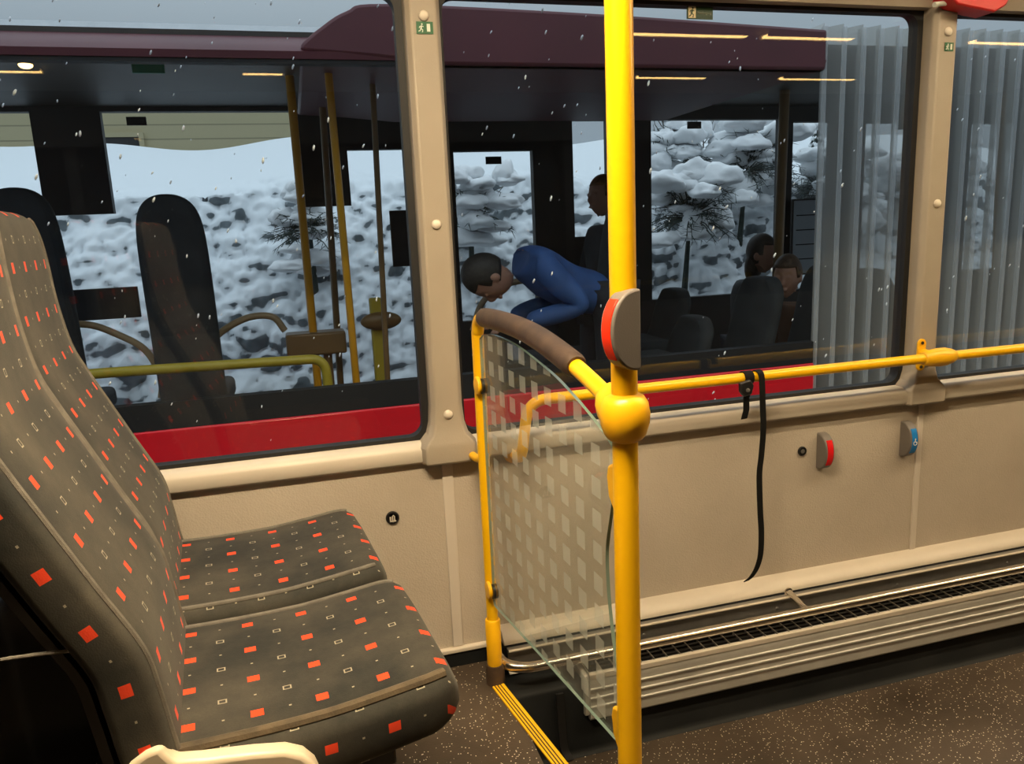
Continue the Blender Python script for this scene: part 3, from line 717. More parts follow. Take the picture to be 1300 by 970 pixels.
def piping(name, stations, side, sgn, parent, r=.0042, expo=4.5, mat=None, a=.25):
    bm = NB(); P = []
    for cx, cz, ta, hw, hh in stations:
        nx, nz = math.cos(ta-math.pi/2), math.sin(ta-math.pi/2)
        cc, ss = math.cos(math.pi*a), math.sin(math.pi*a)
        P.append((cx+nx*hh*ss**(2/expo), sgn*hw*cc**(2/expo), cz+nz*hh*ss**(2/expo)))
    tube(bm, P, r, 8); return obj(name, bm, mat or MPIPE, parent, local=True)
def bus_seat(name, y0, lab):
    e = empty(name, (-.10*(y0-1.22) + (.018 if y0 < 1.2 else .004), y0, 0), math.atan(.10), lab, 'seat', 'patterned bus seats by the window')
    bs = back_stations(); cs = cushion_stations()
    b = pad('backrest', bs, MFAB, e, 6.5, 56, (.012, .005))
    c = pad('cushion', cs, MFAB, e, 5.0, 56, (.002, .0))
    for sg in (-1, 1): piping('piping', bs[:-3], 0, sg, b, .0040, 6.5)
    for sg in (-1, 1): piping('piping', cs[1:-2], 0, sg, c, .0075 if sg < 0 and y0 < 1.2 else .0045, 5.0, mat=MWORN if sg < 0 and y0 < 1.2 else MPIPE)
    # back shell
    bm = NB(); L = []; 
    for cx, cz, ta, hw, hh in bs[::2]:
        n = Vector((math.cos(ta-math.pi/2), 0, math.sin(ta-math.pi/2))); p = Vector((cx, 0, cz))
        a = p - n*(hh+.001); d = p - n*(hh+.014)
        L.append([bm.verts.new(q) for q in (a+Vector((0, -hw*.93, 0)), a+Vector((0, hw*.93, 0)), d+Vector((0, hw*.88, 0)), d+Vector((0, -hw*.88, 0)))])
    for i in range(len(L)-1):
        for k in range(4): bm.faces.new([L[i][k], L[i][(k+1) % 4], L[i+1][(k+1) % 4], L[i+1][k]])
    bm.faces.new(list(reversed(L[0]))); bm.faces.new(L[-1]); obj('back_shell', bm, MBLK, e, local=True)
    bm = NB(); box(bm, -.24, .02, -.15, .15, .335, .362); box(bm, -.16, -.10, -.10, .10, .012, .336); box(bm, -.24, .0, -.13, .13, 0, .014); obj('seat_frame', bm, MBLK, e, local=True, bevel=.004)
    return e
s_near = bus_seat('passenger_chair', 1.050, 'patterned bus seat with cream side shell nearest the aisle')
s_far = bus_seat('passenger_chair', 1.425, 'patterned bus seat nearest the window wall, behind the aisle seat')
# cream plastic side shell on the aisle seat
inv = Matrix.Rotation(-math.atan(.10), 4, 'Z') @ Matrix.Translation(-Vector(s_near.location))
q = [at(x, y, 1, .855) for x, y in ((150, 985), (168, 962), (186, 949), (205, 942), (212, 950), (224, 960), (262, 957), (320, 950), (362, 947), (385, 952), (400, 964), (410, 985))]
q += [Vector((q[-1].x-.01, .855, .27)), Vector((q[0].x+.02, .855, .27))]
bm = NB(); prism(bm, [inv @ (p + Vector((0, .012-.1*0, 0))) for p in q], inv.to_3x3() @ Vector((0, -.024, 0)))
obj('side_shell', bm, MSHELL, s_near, local=True, bevel=.006, bseg=3)
# black housing behind the seats
e = empty('equipment_housing', (-.9, 1.2, 0), 0, 'black plastic housing in the dark gap behind the seats', 'housing')
bm = NB(); box(bm, -1.7, -.47, .90, 1.60, 0, .50); hb = obj('housing_body', bm, MBLK, e, bevel=.02, bseg=3)
bm = NB(); tube(bm, spline([at(-60, 850, 1, .853), at(0, 838, 1, .853), at(40, 832, 1, .853), at(90, 826, 1, .853)], 4), .0022, 8); obj('cover_seam', bm, MPIPE, hb)

# ------------------------------------------------------------------ OUTSIDE: ground, bank, building
bm = NB(); box(bm, -14, 22, 1.80, 5.60, -.75, -.60); structure('ground', bm, MROAD, label='slushy road between the buses', cat='ground', smooth=0)
NX, NZ = 620, 150
def bank_pt(u, v):
    x = -3.5 + 12.5*u
    # profile: stony steep face, then the smooth drift above it
    if v < .62:
        t = v/.62; y = 5.75 + 1.15*t + .15*t*t; z = -.62 + 2.02*t
        A = 1.0
    else:
        t = (v-.62)/.38; y = 7.05 + 2.3*t; z = 1.40 + .70*t**.8 + .05*math.sin(x*1.3) + .04*math.sin(x*3.1+1)
        A = max(0, 1-t*5)
    def lump(sc, seed):
        d, _ = noise.voronoi(Vector((x*sc + .35*noise.noise(Vector((x*sc*.8, z*sc*.8, seed))), seed, z*sc*1.15)))
        return math.sqrt(max(0, .75 - d[0]*d[0])) - .5
    n1, n2, n3 = lump(2.3, 1.3), lump(5.2, 4.1), lump(11.0, 7.7)
    n4 = noise.noise(Vector((x*22, 3, z*24)))
    d = .17*n1 + .12*n2 + .085*n3 + .020*n4
    y -= A*d; z += A*.35*d
    y += .10*noise.noise(Vector((x*.7, z, 2)))
    return Vector((x, y, z))
bm = NB(); G = [[bm.verts.new(bank_pt(i/NX, j/NZ)) for i in range(NX+1)] for j in range(NZ+1)]
for j in range(NZ):
    for i in range(NX): bm.faces.new([G[j][i], G[j][i+1], G[j+1][i+1], G[j+1][i]])
o = structure('ground', bm, MBANK, label='steep stony bank covered with lumps of snow', cat='snow bank', smooth=180); 
bl = empty('cream_building', (-1, 11.5, 1.2), 0, 'cream clad building beyond the snow bank behind the left window', 'building')
bm = NB(); box(bm, -6, 2.2, 11.3, 15, .8, 3.6); obj('wall', bm, MCLAD, bl, smooth=0)
bm = NB(); box(bm, -6.2, 2.4, 11.1, 15.2, 3.6, 3.75); obj('roof', bm, MSNOW, bl, smooth=0)
for x, z in ((-2.32, 1.95), (-4.3, 1.95)):
    bm = NB(); box(bm, x, x+.55, 11.27, 11.31, z, z+.45); wi = obj('window', bm, MBDARK, bl, smooth=0)
    bm = NB(); box(bm, x-.06, x+.61, 11.25, 11.29, z-.06, z); box(bm, x-.06, x+.61, 11.25, 11.29, z+.45, z+.51); box(bm, x-.06, x, 11.25, 11.29, z, z+.45); box(bm, x+.55, x+.61, 11.25, 11.29, z, z+.45); obj('window_frame', bm, MCLAD, wi, smooth=0)

# snow-laden shrubs on the bank
def blob(bm, c, r, seed):
    g = bmesh.ops.create_icosphere(bm, subdivisions=3, radius=1)
    for v in g['verts']:
        d = v.co.copy(); k = 1 + .38*noise.noise(d*1.4 + Vector((seed, seed*.7, 0))) + .14*noise.noise(d*4 + Vector((seed, 0, 3)))
        v.co = Vector(c) + Vector((d.x*r[0], d.y*r[1], d.z*r[2]*(1 if d.z > 0 else .55)))*k
def twigs(bm, c, R, n, up=.2, r0=.0065):
    n = int(n*1.8)
    for i in range(n):
        a = random.uniform(0, 2*math.pi); el = random.uniform(-.5, 1.0)
        d = Vector((math.cos(a)*math.cos(el), math.sin(a)*math.cos(el), math.sin(el)+up)).normalized()
        L = R*random.uniform(.6, 1.15); p0 = Vector(c) + d*R*.15; p2 = p0 + d*L - Vector((0, 0, L*.25)); p1 = (p0+p2)/2 + Vector((0, 0, L*.10))
        tube(bm, [p0, p1, p2], [r0, r0*.7, r0*.2], 5, False)
        for q in range(7):
            t = .25+.75*q/7; b = p0*(1-t)**2 + p1*2*t*(1-t) + p2*t*t
            s = Vector((random.uniform(-1, 1), random.uniform(-1, 1), random.uniform(-.9, .3))).normalized()
            tube(bm, [b, b+s*L*.22], [r0*.55, r0*.15], 4, False)
def shrub(x, y, z, R, n, lab, tall=1.0, seed=0):
    e = empty('snowy_shrub', (x, y, z-R*.9), 0, lab, 'shrub', 'snow covered shrubs on the bank')
    bm = NB(); twigs(bm, (x, y, z), R*.85, n); tube(bm, [(x, y+.1, z-R*1.4), (x, y, z)], [.03, .015], 8); obj('branches', bm, MEVER, e, smooth=0)
    bm = NB()
    for i in range(20):
        a = random.uniform(0, 2*math.pi); rr = R*random.uniform(.05, .95)
        h = random.uniform(-.55, .75)*tall
        blob(bm, (x+math.cos(a)*rr, y+math.sin(a)*rr*.6-.1*R, z+h*R), (R*random.uniform(.22, .46), R*random.uniform(.22, .4), R*random.uniform(.14, .30)), seed+i*3.1)
    obj('snow_load', bm, MSNOW, e, smooth=180)
for x, y, z, R, n, lab, tl, sd in (
    (3.35, 6.1, 1.05, .48, 60, 'snow loaded shrub seen right of the yellow pole, lower left clump', 1.0, 1),
    (4.15, 6.5, 1.45, .54, 70, 'largest snow loaded shrub in the middle window right of the pole', 1.0, 2),
    (3.55, 6.9, 1.65, .42, 45, 'rounded snow loaded shrub at the skyline right of the pole', .8, 3),
    (5.15, 6.6, 1.20, .52, 60, 'snow loaded shrub seen behind the bellows in the middle window', 1.0, 4),
    (6.20, 6.6, 1.25, .55, 60, 'snow loaded shrub seen through the right edge window', 1.0, 5),
    (1.45, 6.3, 1.15, .42, 45, 'snow loaded shrub just right of the left pillar', 1.0, 6),
    (0.15, 6.3, 1.05, .34, 50, 'narrow snow loaded shrub in the left window beside the poles', 1.6, 7)):
    shrub(x, y, z, R, n, lab, tl, sd)
def conifer(x, y, z, H, lab):
    e = empty('young_conifer', (x, y, z), 0, lab, 'tree')
    bm = NB(); tube(bm, [(x, y, z-.3), (x, y, z+H)], [.03, .006], 8); obj('trunk', bm, MBARK, e)
    bm = NB(); bs = NB()
    for i in range(13):
        t = i/13; zz = z + H*(.08+.88*t); L = H*.30*(1-t)+.03
        for k in range(7):
            a = k*2*math.pi/7 + i*.5; d = Vector((math.cos(a), math.sin(a), 0)); p = Vector((x, y, zz))
            tube(bm, [p, p+d*L*.6+Vector((0, 0, .02)), p+d*L-Vector((0, 0, L*.25))], [.008, .014, .003], 5, False)
            if k % 2 == 0: blob(bs, p+d*L*.6+Vector((0, 0, .025)), (L*.30, L*.30, .028), i+k)
    obj('branches', bm, MEVER, e); obj('snow_load', bs, MSNOW, e, smooth=180)
conifer(5.75, 7.6, 1.0, 1.0, 'slender young conifer behind the bellows at the skyline')
for x, z, lab in ((4.05, 1.9, 'bare twiggy sapling at the skyline right of the pole'), (4.55, 1.85, 'second bare twiggy sapling further right at the skyline')):
    e = empty('bare_sapling', (x, 8, z), 0, lab, 'sapling', 'bare saplings on the drift'); bm = NB()
    tube(bm, [(x, 8, z-.4), (x+.02, 8, z+.35)], [.012, .004], 6)
    for i in range(9):
        s = (-1)**i; h = z-.1+.05*i; tube(bm, [(x, 8, h), (x+s*.10, 7.97, h+.12), (x+s*.13, 7.95, h+.22)], [.006, .004, .002], 5)
    obj('stems', bm, MBARK, e)

# ------------------------------------------------------------------ THE OTHER BUS
B0, B1 = 3.0, 4.84          # near and far outer faces
bus = empty('red_bus', (1, 4, -.6), 0, 'red and maroon articulated bus standing alongside outside the windows', 'bus')
FL = -.12
XA, XB, XC = -3.2, 2.30, 3.75
def part(name, bm, m, parent=None, **kw): return obj(name, bm, m, parent or bus, **kw)
for x0, x1 in ((XA, XB), (XC, 7.5)):
    bm = NB(); box(bm, x0, x1, B0, B0+.06, -.40, .345); part('side_panel', bm, MBRED, bevel=.01)
    bm = NB(); box(bm, x0, x1, B0+.005, B0+.055, .345, .445); box(bm, x0, x1, B0+.005, B0+.05, 1.635, 1.652); part('window_band', bm, MGASK, smooth=0)
    bm = NB(); bm.faces.new([bm.verts.new(p) for p in ((x0, B0+.02, .445), (x1, B0+.02, .445), (x1, B0+.02, 1.64), (x0, B0+.02, 1.64))]); part('window_pane', bm, MGLASSB, smooth=0)
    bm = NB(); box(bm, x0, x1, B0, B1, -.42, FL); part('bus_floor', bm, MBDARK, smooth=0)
for x in (-1.95,):
    bm = NB(); box(bm, x, x+.10, B0+.03, B0+.06, .445, 1.64); part('window_post', bm, MGASK, smooth=0)
bm = NB(); prism(bm, [(XA, y, z) for y, z in ((B0, 1.65), (B0-.004, 1.675), (B0+.03, 1.70), (B0+.3, 1.81), (B1-.2, 1.82), (B1, 1.81), (B1, 1.79), (B0+.25, 1.788), (B0+.06, 1.65))], (XB-XA, 0, 0)); part('roof', bm, [MBMAR], smooth=40)
bm = NB(); prism(bm, [(XC, y, z) for y, z in ((B0, 1.65), (B0-.004, 1.675), (B0+.03, 1.70), (B0+.3, 1.81), (B1-.2, 1.82), (B1, 1.81), (B1, 1.79), (B0+.25, 1.788), (B0+.06, 1.65))], (7.5-XC, 0, 0)); part('roof', bm, [MBMAR], smooth=40)
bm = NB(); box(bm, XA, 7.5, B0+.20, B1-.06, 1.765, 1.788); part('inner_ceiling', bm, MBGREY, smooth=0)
# roof fairing with a curved front end
bm = NB(); q = spline([(.10, 0, 1.70), (.17, 0, 1.755), (.27, 0, 1.815), (.42, 0, 1.845), (1.2, 0, 1.835), (2.0, 0, 1.81), (XB, 0, 1.80)], 6)
q = [(p.x, B0-.006, p.z) for p in q] + [(XB, B0-.006, 1.635), (.62, B0-.006, 1.635), (.35, B0-.006, 1.66), (.10, B0-.006, 1.675)]
prism(bm, q, (0, 1.5, 0)); part('roof_fairing', bm, MBMAR, bevel=.02)
# bellows: pleated near side with thicker ridge bands
bm = NB(); P = []; x = XB; i = 0
while x < XC+.001: P.append((x, B0+.10 if i % 2 else B0+.015)); x += (.048, .05, .058, .043, .04, .052)[i % 6]; i += 1
vs = [[bm.verts.new((a, b, z)) for a, b in P] for z in (-.35, .2, .9, 1.5, 1.76, 1.83)]
for r0, r1 in zip(vs[:-1], vs[1:]):
    for k_ in range(len(P)-1): bm.faces.new([r0[k_], r0[k_+1], r1[k_+1], r1[k_]])
top = [bm.verts.new((a, b+.6, 1.84)) for a, b in P]
for k_ in range(len(P)-1): bm.faces.new([vs[-1][k_], vs[-1][k_+1], top[k_+1], top[k_]])
bel = part('bellows', bm, MBEL, smooth=0)
MBRIB = NT('pale_bellows_hem'); _tr = MBRIB.n('ShaderNodeBsdfTransparent'); _tl = MBRIB.n('ShaderNodeBsdfTranslucent'); _tl.inputs[0].default_value = (.8, .82, .83, 1); _di = MBRIB.n('ShaderNodeBsdfDiffuse'); _di.inputs[0].default_value = (.75, .78, .79, 1)
_a = MBRIB.n('ShaderNodeMixShader'); _a.inputs[0].default_value = .6; MBRIB.l(_tl.outputs[0], _a.inputs[1]); MBRIB.l(_di.outputs[0], _a.inputs[2])
_b = MBRIB.n('ShaderNodeMixShader'); _b.inputs[0].default_value = .38; MBRIB.l(_tr.outputs[0], _b.inputs[1]); MBRIB.l(_a.outputs[0], _b.inputs[2]); MBRIB.l(_b.outputs[0], MBRIB.out.inputs[0]); MBRIB = MBRIB.m
for (a, b) in P[::2]:
    bm = NB(); tube(bm, [(a, b-.008, -.34), (a, b-.008, 1.815)], .0105, 8); obj('bellows_rib', bm, MBRIB, bel)
# far side wall with its window openings
rects = [(-3.2, -1.27, .10, 1.74), (-.93, .07, 1.20, 1.74), (-1.27, .72, .10, 1.20), (.37, .72, 1.20, 1.52), (1.01, 1.52, .45, 1.50), (1.79, 2.03, .95, 1.68), (2.34, 3.32, .50, 1.68), (3.42, 3.74, .50, 1.66), (4.02, 4.40, .45, 1.65), (4.72, 4.80, .5, 1.64), (4.96, 5.42, .55, 1.64), (5.75, 6.6, .55, 1.64)]
xs = sorted({XA, 7.5} | {r[0] for r in rects} | {r[1] for r in rects}); zs = sorted({-.42, 1.80} | {r[2] for r in rects} | {r[3] for r in rects})
bm = NB(); Y0, Y1 = B1-.06, B1
open_ = lambda i, j: (0 <= i < len(xs)-1 and 0 <= j < len(zs)-1) and any(r[0] <= (xs[i]+xs[i+1])/2 <= r[1] and r[2] <= (zs[j]+zs[j+1])/2 <= r[3] for r in rects)
for i in range(len(xs)-1):
    for j in range(len(zs)-1):
        if not open_(i, j): box(bm, xs[i], xs[i+1], Y0, Y1, zs[j], zs[j+1])
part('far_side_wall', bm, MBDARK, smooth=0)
for r in rects:
    bm = NB(); bm.faces.new([bm.verts.new(p) for p in ((r[0], B1-.03, r[2]), (r[1], B1-.03, r[2]), (r[1], B1-.03, r[3]), (r[0], B1-.03, r[3]))]); wp = part('far_window', bm, MGLASSB, smooth=0)
for x, z in ((-.80, 1.665), (1.21, 1.42), (2.60, 1.62), (4.28, 1.60)):
    bm = NB(); box(bm, x, x+.10, B1-.075, B1-.065, z, z+.045); part('window_sticker', bm, MGASK, smooth=0)
for x in (-2.3, 1.1, 5.2):
    for y in (B0+.14, B1-.14):
        bm = NB(); lathe(bm, [(-.11, .22), (-.10, .26), (-.03, .275), (.10, .26), (.11, .22)], (x, y, -.325), (0, 1, 0), 28); part('wheel', bm, MGASK)

# inside the other bus: rail for a reflection, poles, seats, lamps
def rail_obj(name, pts, r, mat, lab, cat, f=.03, group=None):
    e = empty(name, pts[0], 0, lab, cat, group); bm = NB(); tube(bm, fillet(pts, f), r, 14); obj('tube', bm, mat, e); return e
rail_obj('reflected_rail', [at(60, 480, 1, 3.2), at(125, 474, 1, 3.2), at(412, 455, 1, 3.2), at(418, 500, 1, 3.2)], .020, MBYEL, 'dull yellow rail added for the grab bar reflection across the left window', 'handrail', .06)  # added tube standing in for the opposite bar's reflection
def pole(x0, y0, x1, y1, Y, r, mat, lab):
    a, b = at(x0, y0, 1, Y), at(x1, y1, 1, Y); d = (b-a); 
    top = a + d*((1.763-a.z)/d.z); bot = a + d*((FL-a.z)/d.z)
    e = empty('bus_pole', tuple(bot), 0, lab, 'pole', 'grab poles inside the other bus'); bm = NB(); tube(bm, [bot, top], r, 14); obj('tube', bm, mat, e)
pole(414, 60, 452, 480, 3.35, .016, MBAMB, 'amber grab pole in the other bus nearest the top of the left window')
pole(372, 145, 402, 470, 3.9, .020, MBAMB, 'amber grab pole in the other bus left of its neighbour, lower topped')
pole(470, 50, 492, 480, 3.5, .013, MBRONZE, 'bronze grab pole in the other bus beside the left pillar')
pole(413, 190, 432, 480, 4.2, .018, MBRONZE, 'bronze grab pole in the other bus between two amber poles')
pole(995, 150, 985, 400, 4.2, .030, MBRONZE, 'thick bronze grab pole in the other bus in the middle window')
pole(1272, 150, 1262, 400, 4.2, .026, MBAMB, 'amber grab pole seen through the right edge window')
def hoop(pts, Y, lab):
    e = empty('seat_hoop', at(*pts[0], 1, Y), 0, lab, 'grab handle', 'tan hoop handles inside the other bus'); bm = NB(); tube(bm, spline([at(x, y, 1, Y) for x, y in pts], 8), .016, 12); obj('tube', bm, plain('tan_hoop_paint', (.32, .24, .14), .5), e)
hoop([(60, 415), (110, 412), (150, 425), (185, 445), (205, 480), (205, 505)], 3.8, 'tan hoop handle in the other bus, left one of the pair')
hoop([(250, 505), (252, 470), (272, 430), (310, 405), (345, 402), (362, 420)], 3.8, 'tan hoop handle in the other bus, right one of the pair')
hoop([(600, 420), (612, 385), (640, 362), (690, 352)], 3.8, 'tan hoop handle in front of the person in blue')
def bseat(x, y, H, facing, lab, W=.40, rz=None):
    e = empty('coach_chair', (x, y, FL), rz if rz is not None else (0 if facing > 0 else math.pi), lab, 'seat', 'dark seats inside the other bus')
    zz = H-FL; bm = NB()
    st_ = []
    c = [(.0, .30), (-.03, .45), (-.06, zz*.62), (-.10, zz*.85), (-.115, zz-.08), (-.12, zz-.02), (-.122, zz)]
    for i, (cx, cz) in enumerate(c):
        hw = W/2 if i < 4 else (W/2-.015, W/2-.06, W/2-.12)[i-4]; st_.append([bm.verts.new((cx+dx, sy*hw, cz)) for dx, sy in ((.045, -.88), (.05, 0), (.045, .88), (0, 1), (-.045, .88), (-.05, 0), (-.045, -.88), (0, -1))])
    for r0, r1 in zip(st_[:-1], st_[1:]):
        for k_ in range(8): bm.faces.new([r0[k_], r0[(k_+1) % 8], r1[(k_+1) % 8], r1[k_]])
    bm.faces.new(st_[0]); bm.faces.new(st_[-1]); bo = obj('backrest', bm, MBSEAT, e, smooth=60, local=True); m = bo.modifiers.new('s', 'SUBSURF'); m.levels = m.render_levels = 2
    bm = NB(); box(bm, -.02, .42, -W/2, W/2, .36, .46); obj('cushion', bm, MBSEAT, e, local=True, bevel=.03, bseg=3)
    bm = NB(); box(bm, .05, .30, -.12, .12, 0, .02); box(bm, .13, .21, -.05, .05, .02, .36); obj('pedestal', bm, MBLK, e, local=True)
    return e
for (px, Y, py, fc, lab) in ((215, 3.75, 248, 1, 'tall dark seat in the other bus in the middle of the left window'), (30, 3.75, 240, 1, 'dark seat in the other bus above the headrest of the near seat'), (785, 3.95, 268, -1, 'dark seat in the other bus behind the tall yellow pole'), (855, 4.2, 365, -1, 'dark seat back in the other bus just right of the pole'), (965, 3.45, 350, -1, 'dark seat back in the other bus in the middle of the middle window'), (880, 3.6, 400, -1, 'low dark seat back in the other bus, front row right of the pole'), (1050, 3.45, 335, -1, 'dark seat back in the other bus left of the bellows'), (1105, 3.9, 340, 1, 'dark seat back in the other bus behind the bellows'), (1265, 3.9, 350, -1, 'dark seat back in the other bus in the right edge window')):
    p = at(px, py, 1, Y)
    if px in (215, 30): bseat(p.x, Y, p.z, fc, lab, .30, math.pi/2)
    else: bseat(p.x+.11*fc, Y, p.z, fc, lab)
for px, py, Y in ((32, 80, 3.9), (693, 105, 3.9), (1040, 22, 3.3)):
    p = at(px, py, 2, 1.75); Y = p.y
    e = empty('ceiling_spot', (p.x, Y, 1.76), 0, {32: 'small glowing ceiling spot in the other bus at the left edge', 693: 'small glowing ceiling spot in the other bus left of the pole', 1040: ''}[px] or 'skip', 'light', 'ceiling spots inside the other bus') if px != 1040 else None
    if e is None: continue
    bm = NB(); lathe(bm, [(0, .05), (.012, .048), (.02, .035)], (p.x, Y, 1.765), (0, 0, -1), 18); obj('spot_ring', bm, MBGREY, e)
    bm = NB(); ball(bm, (p.x, Y, 1.742), (.026, .026, .014)); obj('bulb', bm, MSPOT, e)

# green plate added in place of the exit sign's reflection
p = at(188, 84, 1, 3.5)
e = empty('green_sign', (p.x, 3.5, p.z), 0, 'dim green plate added for the exit sign reflection in the left window', 'sign')
bm = NB(); box(bm, p.x-.06, p.x+.06, 3.49, 3.51, p.z-.028, p.z+.030); obj('sign_plate', bm, plain('teal_sign_reflection', (.03, .22, .12), .5), e, bevel=.003)
bm = NB(); tube(bm, [(p.x, 3.5, p.z+.02), (p.x, 3.5, 1.764)], .006, 8); obj('hanger', bm, MBGREY, e)

def board(x0, y0, x1, y1, Y, lab, face, frame=MBDARK, lines=0):
    p, q = at(x0, y0, 1, Y), at(x1, y1, 1, Y)
    e = empty('notice_board', ((p.x+q.x)/2, Y, q.z), 0, lab, 'board'); xa, xb, za, zb = p.x, q.x, q.z, p.z
    bm = NB(); box(bm, xa-.012, xb+.012, Y, Y+.02, za-.012, zb+.012); obj('frame', bm, frame, e, bevel=.003)
    bm = NB(); box(bm, xa, xb, Y-.003, Y+.002, za, zb)
    for k_ in range(lines):
        z_ = zb-(zb-za)*(k_+1)/(lines+1); box(bm, xa+.02, xb-.02, Y-.0045, Y-.003, z_-.004, z_+.004, 1)
    obj('sheet', bm, [face, MBSEAT], e, smooth=0)
MPAPER = plain('grey_blue_paper', (.34, .40, .45), .6, var=.06)
board(1008, 255, 1046, 345, 4.70, 'pale paper notice on the far window of the other bus, in the middle window', MPAPER, lines=4)
board(497, 270, 524, 335, 4.6, 'framed dim notice in the other bus beside the left pillar', MBSEAT, lines=3)
board(95, 371, 176, 400, 4.6, 'wide dark panel across the snow in the left window', MBSEAT)
p = at(400, 470, 1, 3.9); e = empty('ticket_machine', (p.x, 3.9, FL), 0, 'bronze ticket machine on a post in the other bus above the rail end', 'machine')
a_, b_ = at(362, 424, 1, 3.9), at(440, 446, 1, 3.9)
bm = NB(); box(bm, a_.x, b_.x, 3.84, 3.98, b_.z, a_.z); obj('machine_body', bm, MBRONZE, e, bevel=.012, bseg=3)
bm = NB(); tube(bm, [((a_.x+b_.x)/2+.05, 3.91, FL), ((a_.x+b_.x)/2+.05, 3.91, b_.z+.01)], .022, 14); obj('post', bm, MBRONZE, e)
p = at(476, 378, 1, 3.8); q = at(476, 480, 1, 3.8); e = empty('validator_post', (p.x, 3.8, FL), 0, 'yellowish card validator post in the other bus left of the pillar', 'machine')
bm = NB(); box(bm, p.x-.03, p.x+.03, 3.78, 3.83, FL, p.z); obj('post', bm, MBYEL, e, bevel=.01)
r_ = at(476, 408, 1, 3.76); bm = NB(); ball(bm, (r_.x+.03, 3.765, r_.z), (.10, .035, .045)); obj('card_reader', bm, MBRONZE, e)

# ------------------------------------------------------------------ PEOPLE in the other bus, added for the passenger reflections
def skin_mesh(joints, links, name):
    me = bpy.data.meshes.new(name); names = list(joints)
    me.from_pydata([joints[n][0] for n in names], [(names.index(a), names.index(b)) for a, b in links], [])
    o = bpy.data.objects.new(name, me); COL.objects.link(o)
    o.modifiers.new('skin', 'SKIN'); sv = me.skin_vertices[0] if me.skin_vertices else None
    if not me.skin_vertices:
        bm = NB(); bm.from_mesh(me); bm.verts.layers.skin.verify(); bm.to_mesh(me); bm.free()
    for i, n in enumerate(names):
        r = joints[n][1]; me.skin_vertices[0].data[i].radius = r if isinstance(r, tuple) else (r, r)
        me.skin_vertices[0].data[i].use_root = (n == 'pelvis')
    s = o.modifiers.new('sub', 'SUBSURF'); s.levels = s.render_levels = 2
    dg = bpy.context.evaluated_depsgraph_get(); ev = o.evaluated_get(dg); m2 = bpy.data.meshes.new_from_object(ev)
    bpy.data.objects.remove(o); return m2
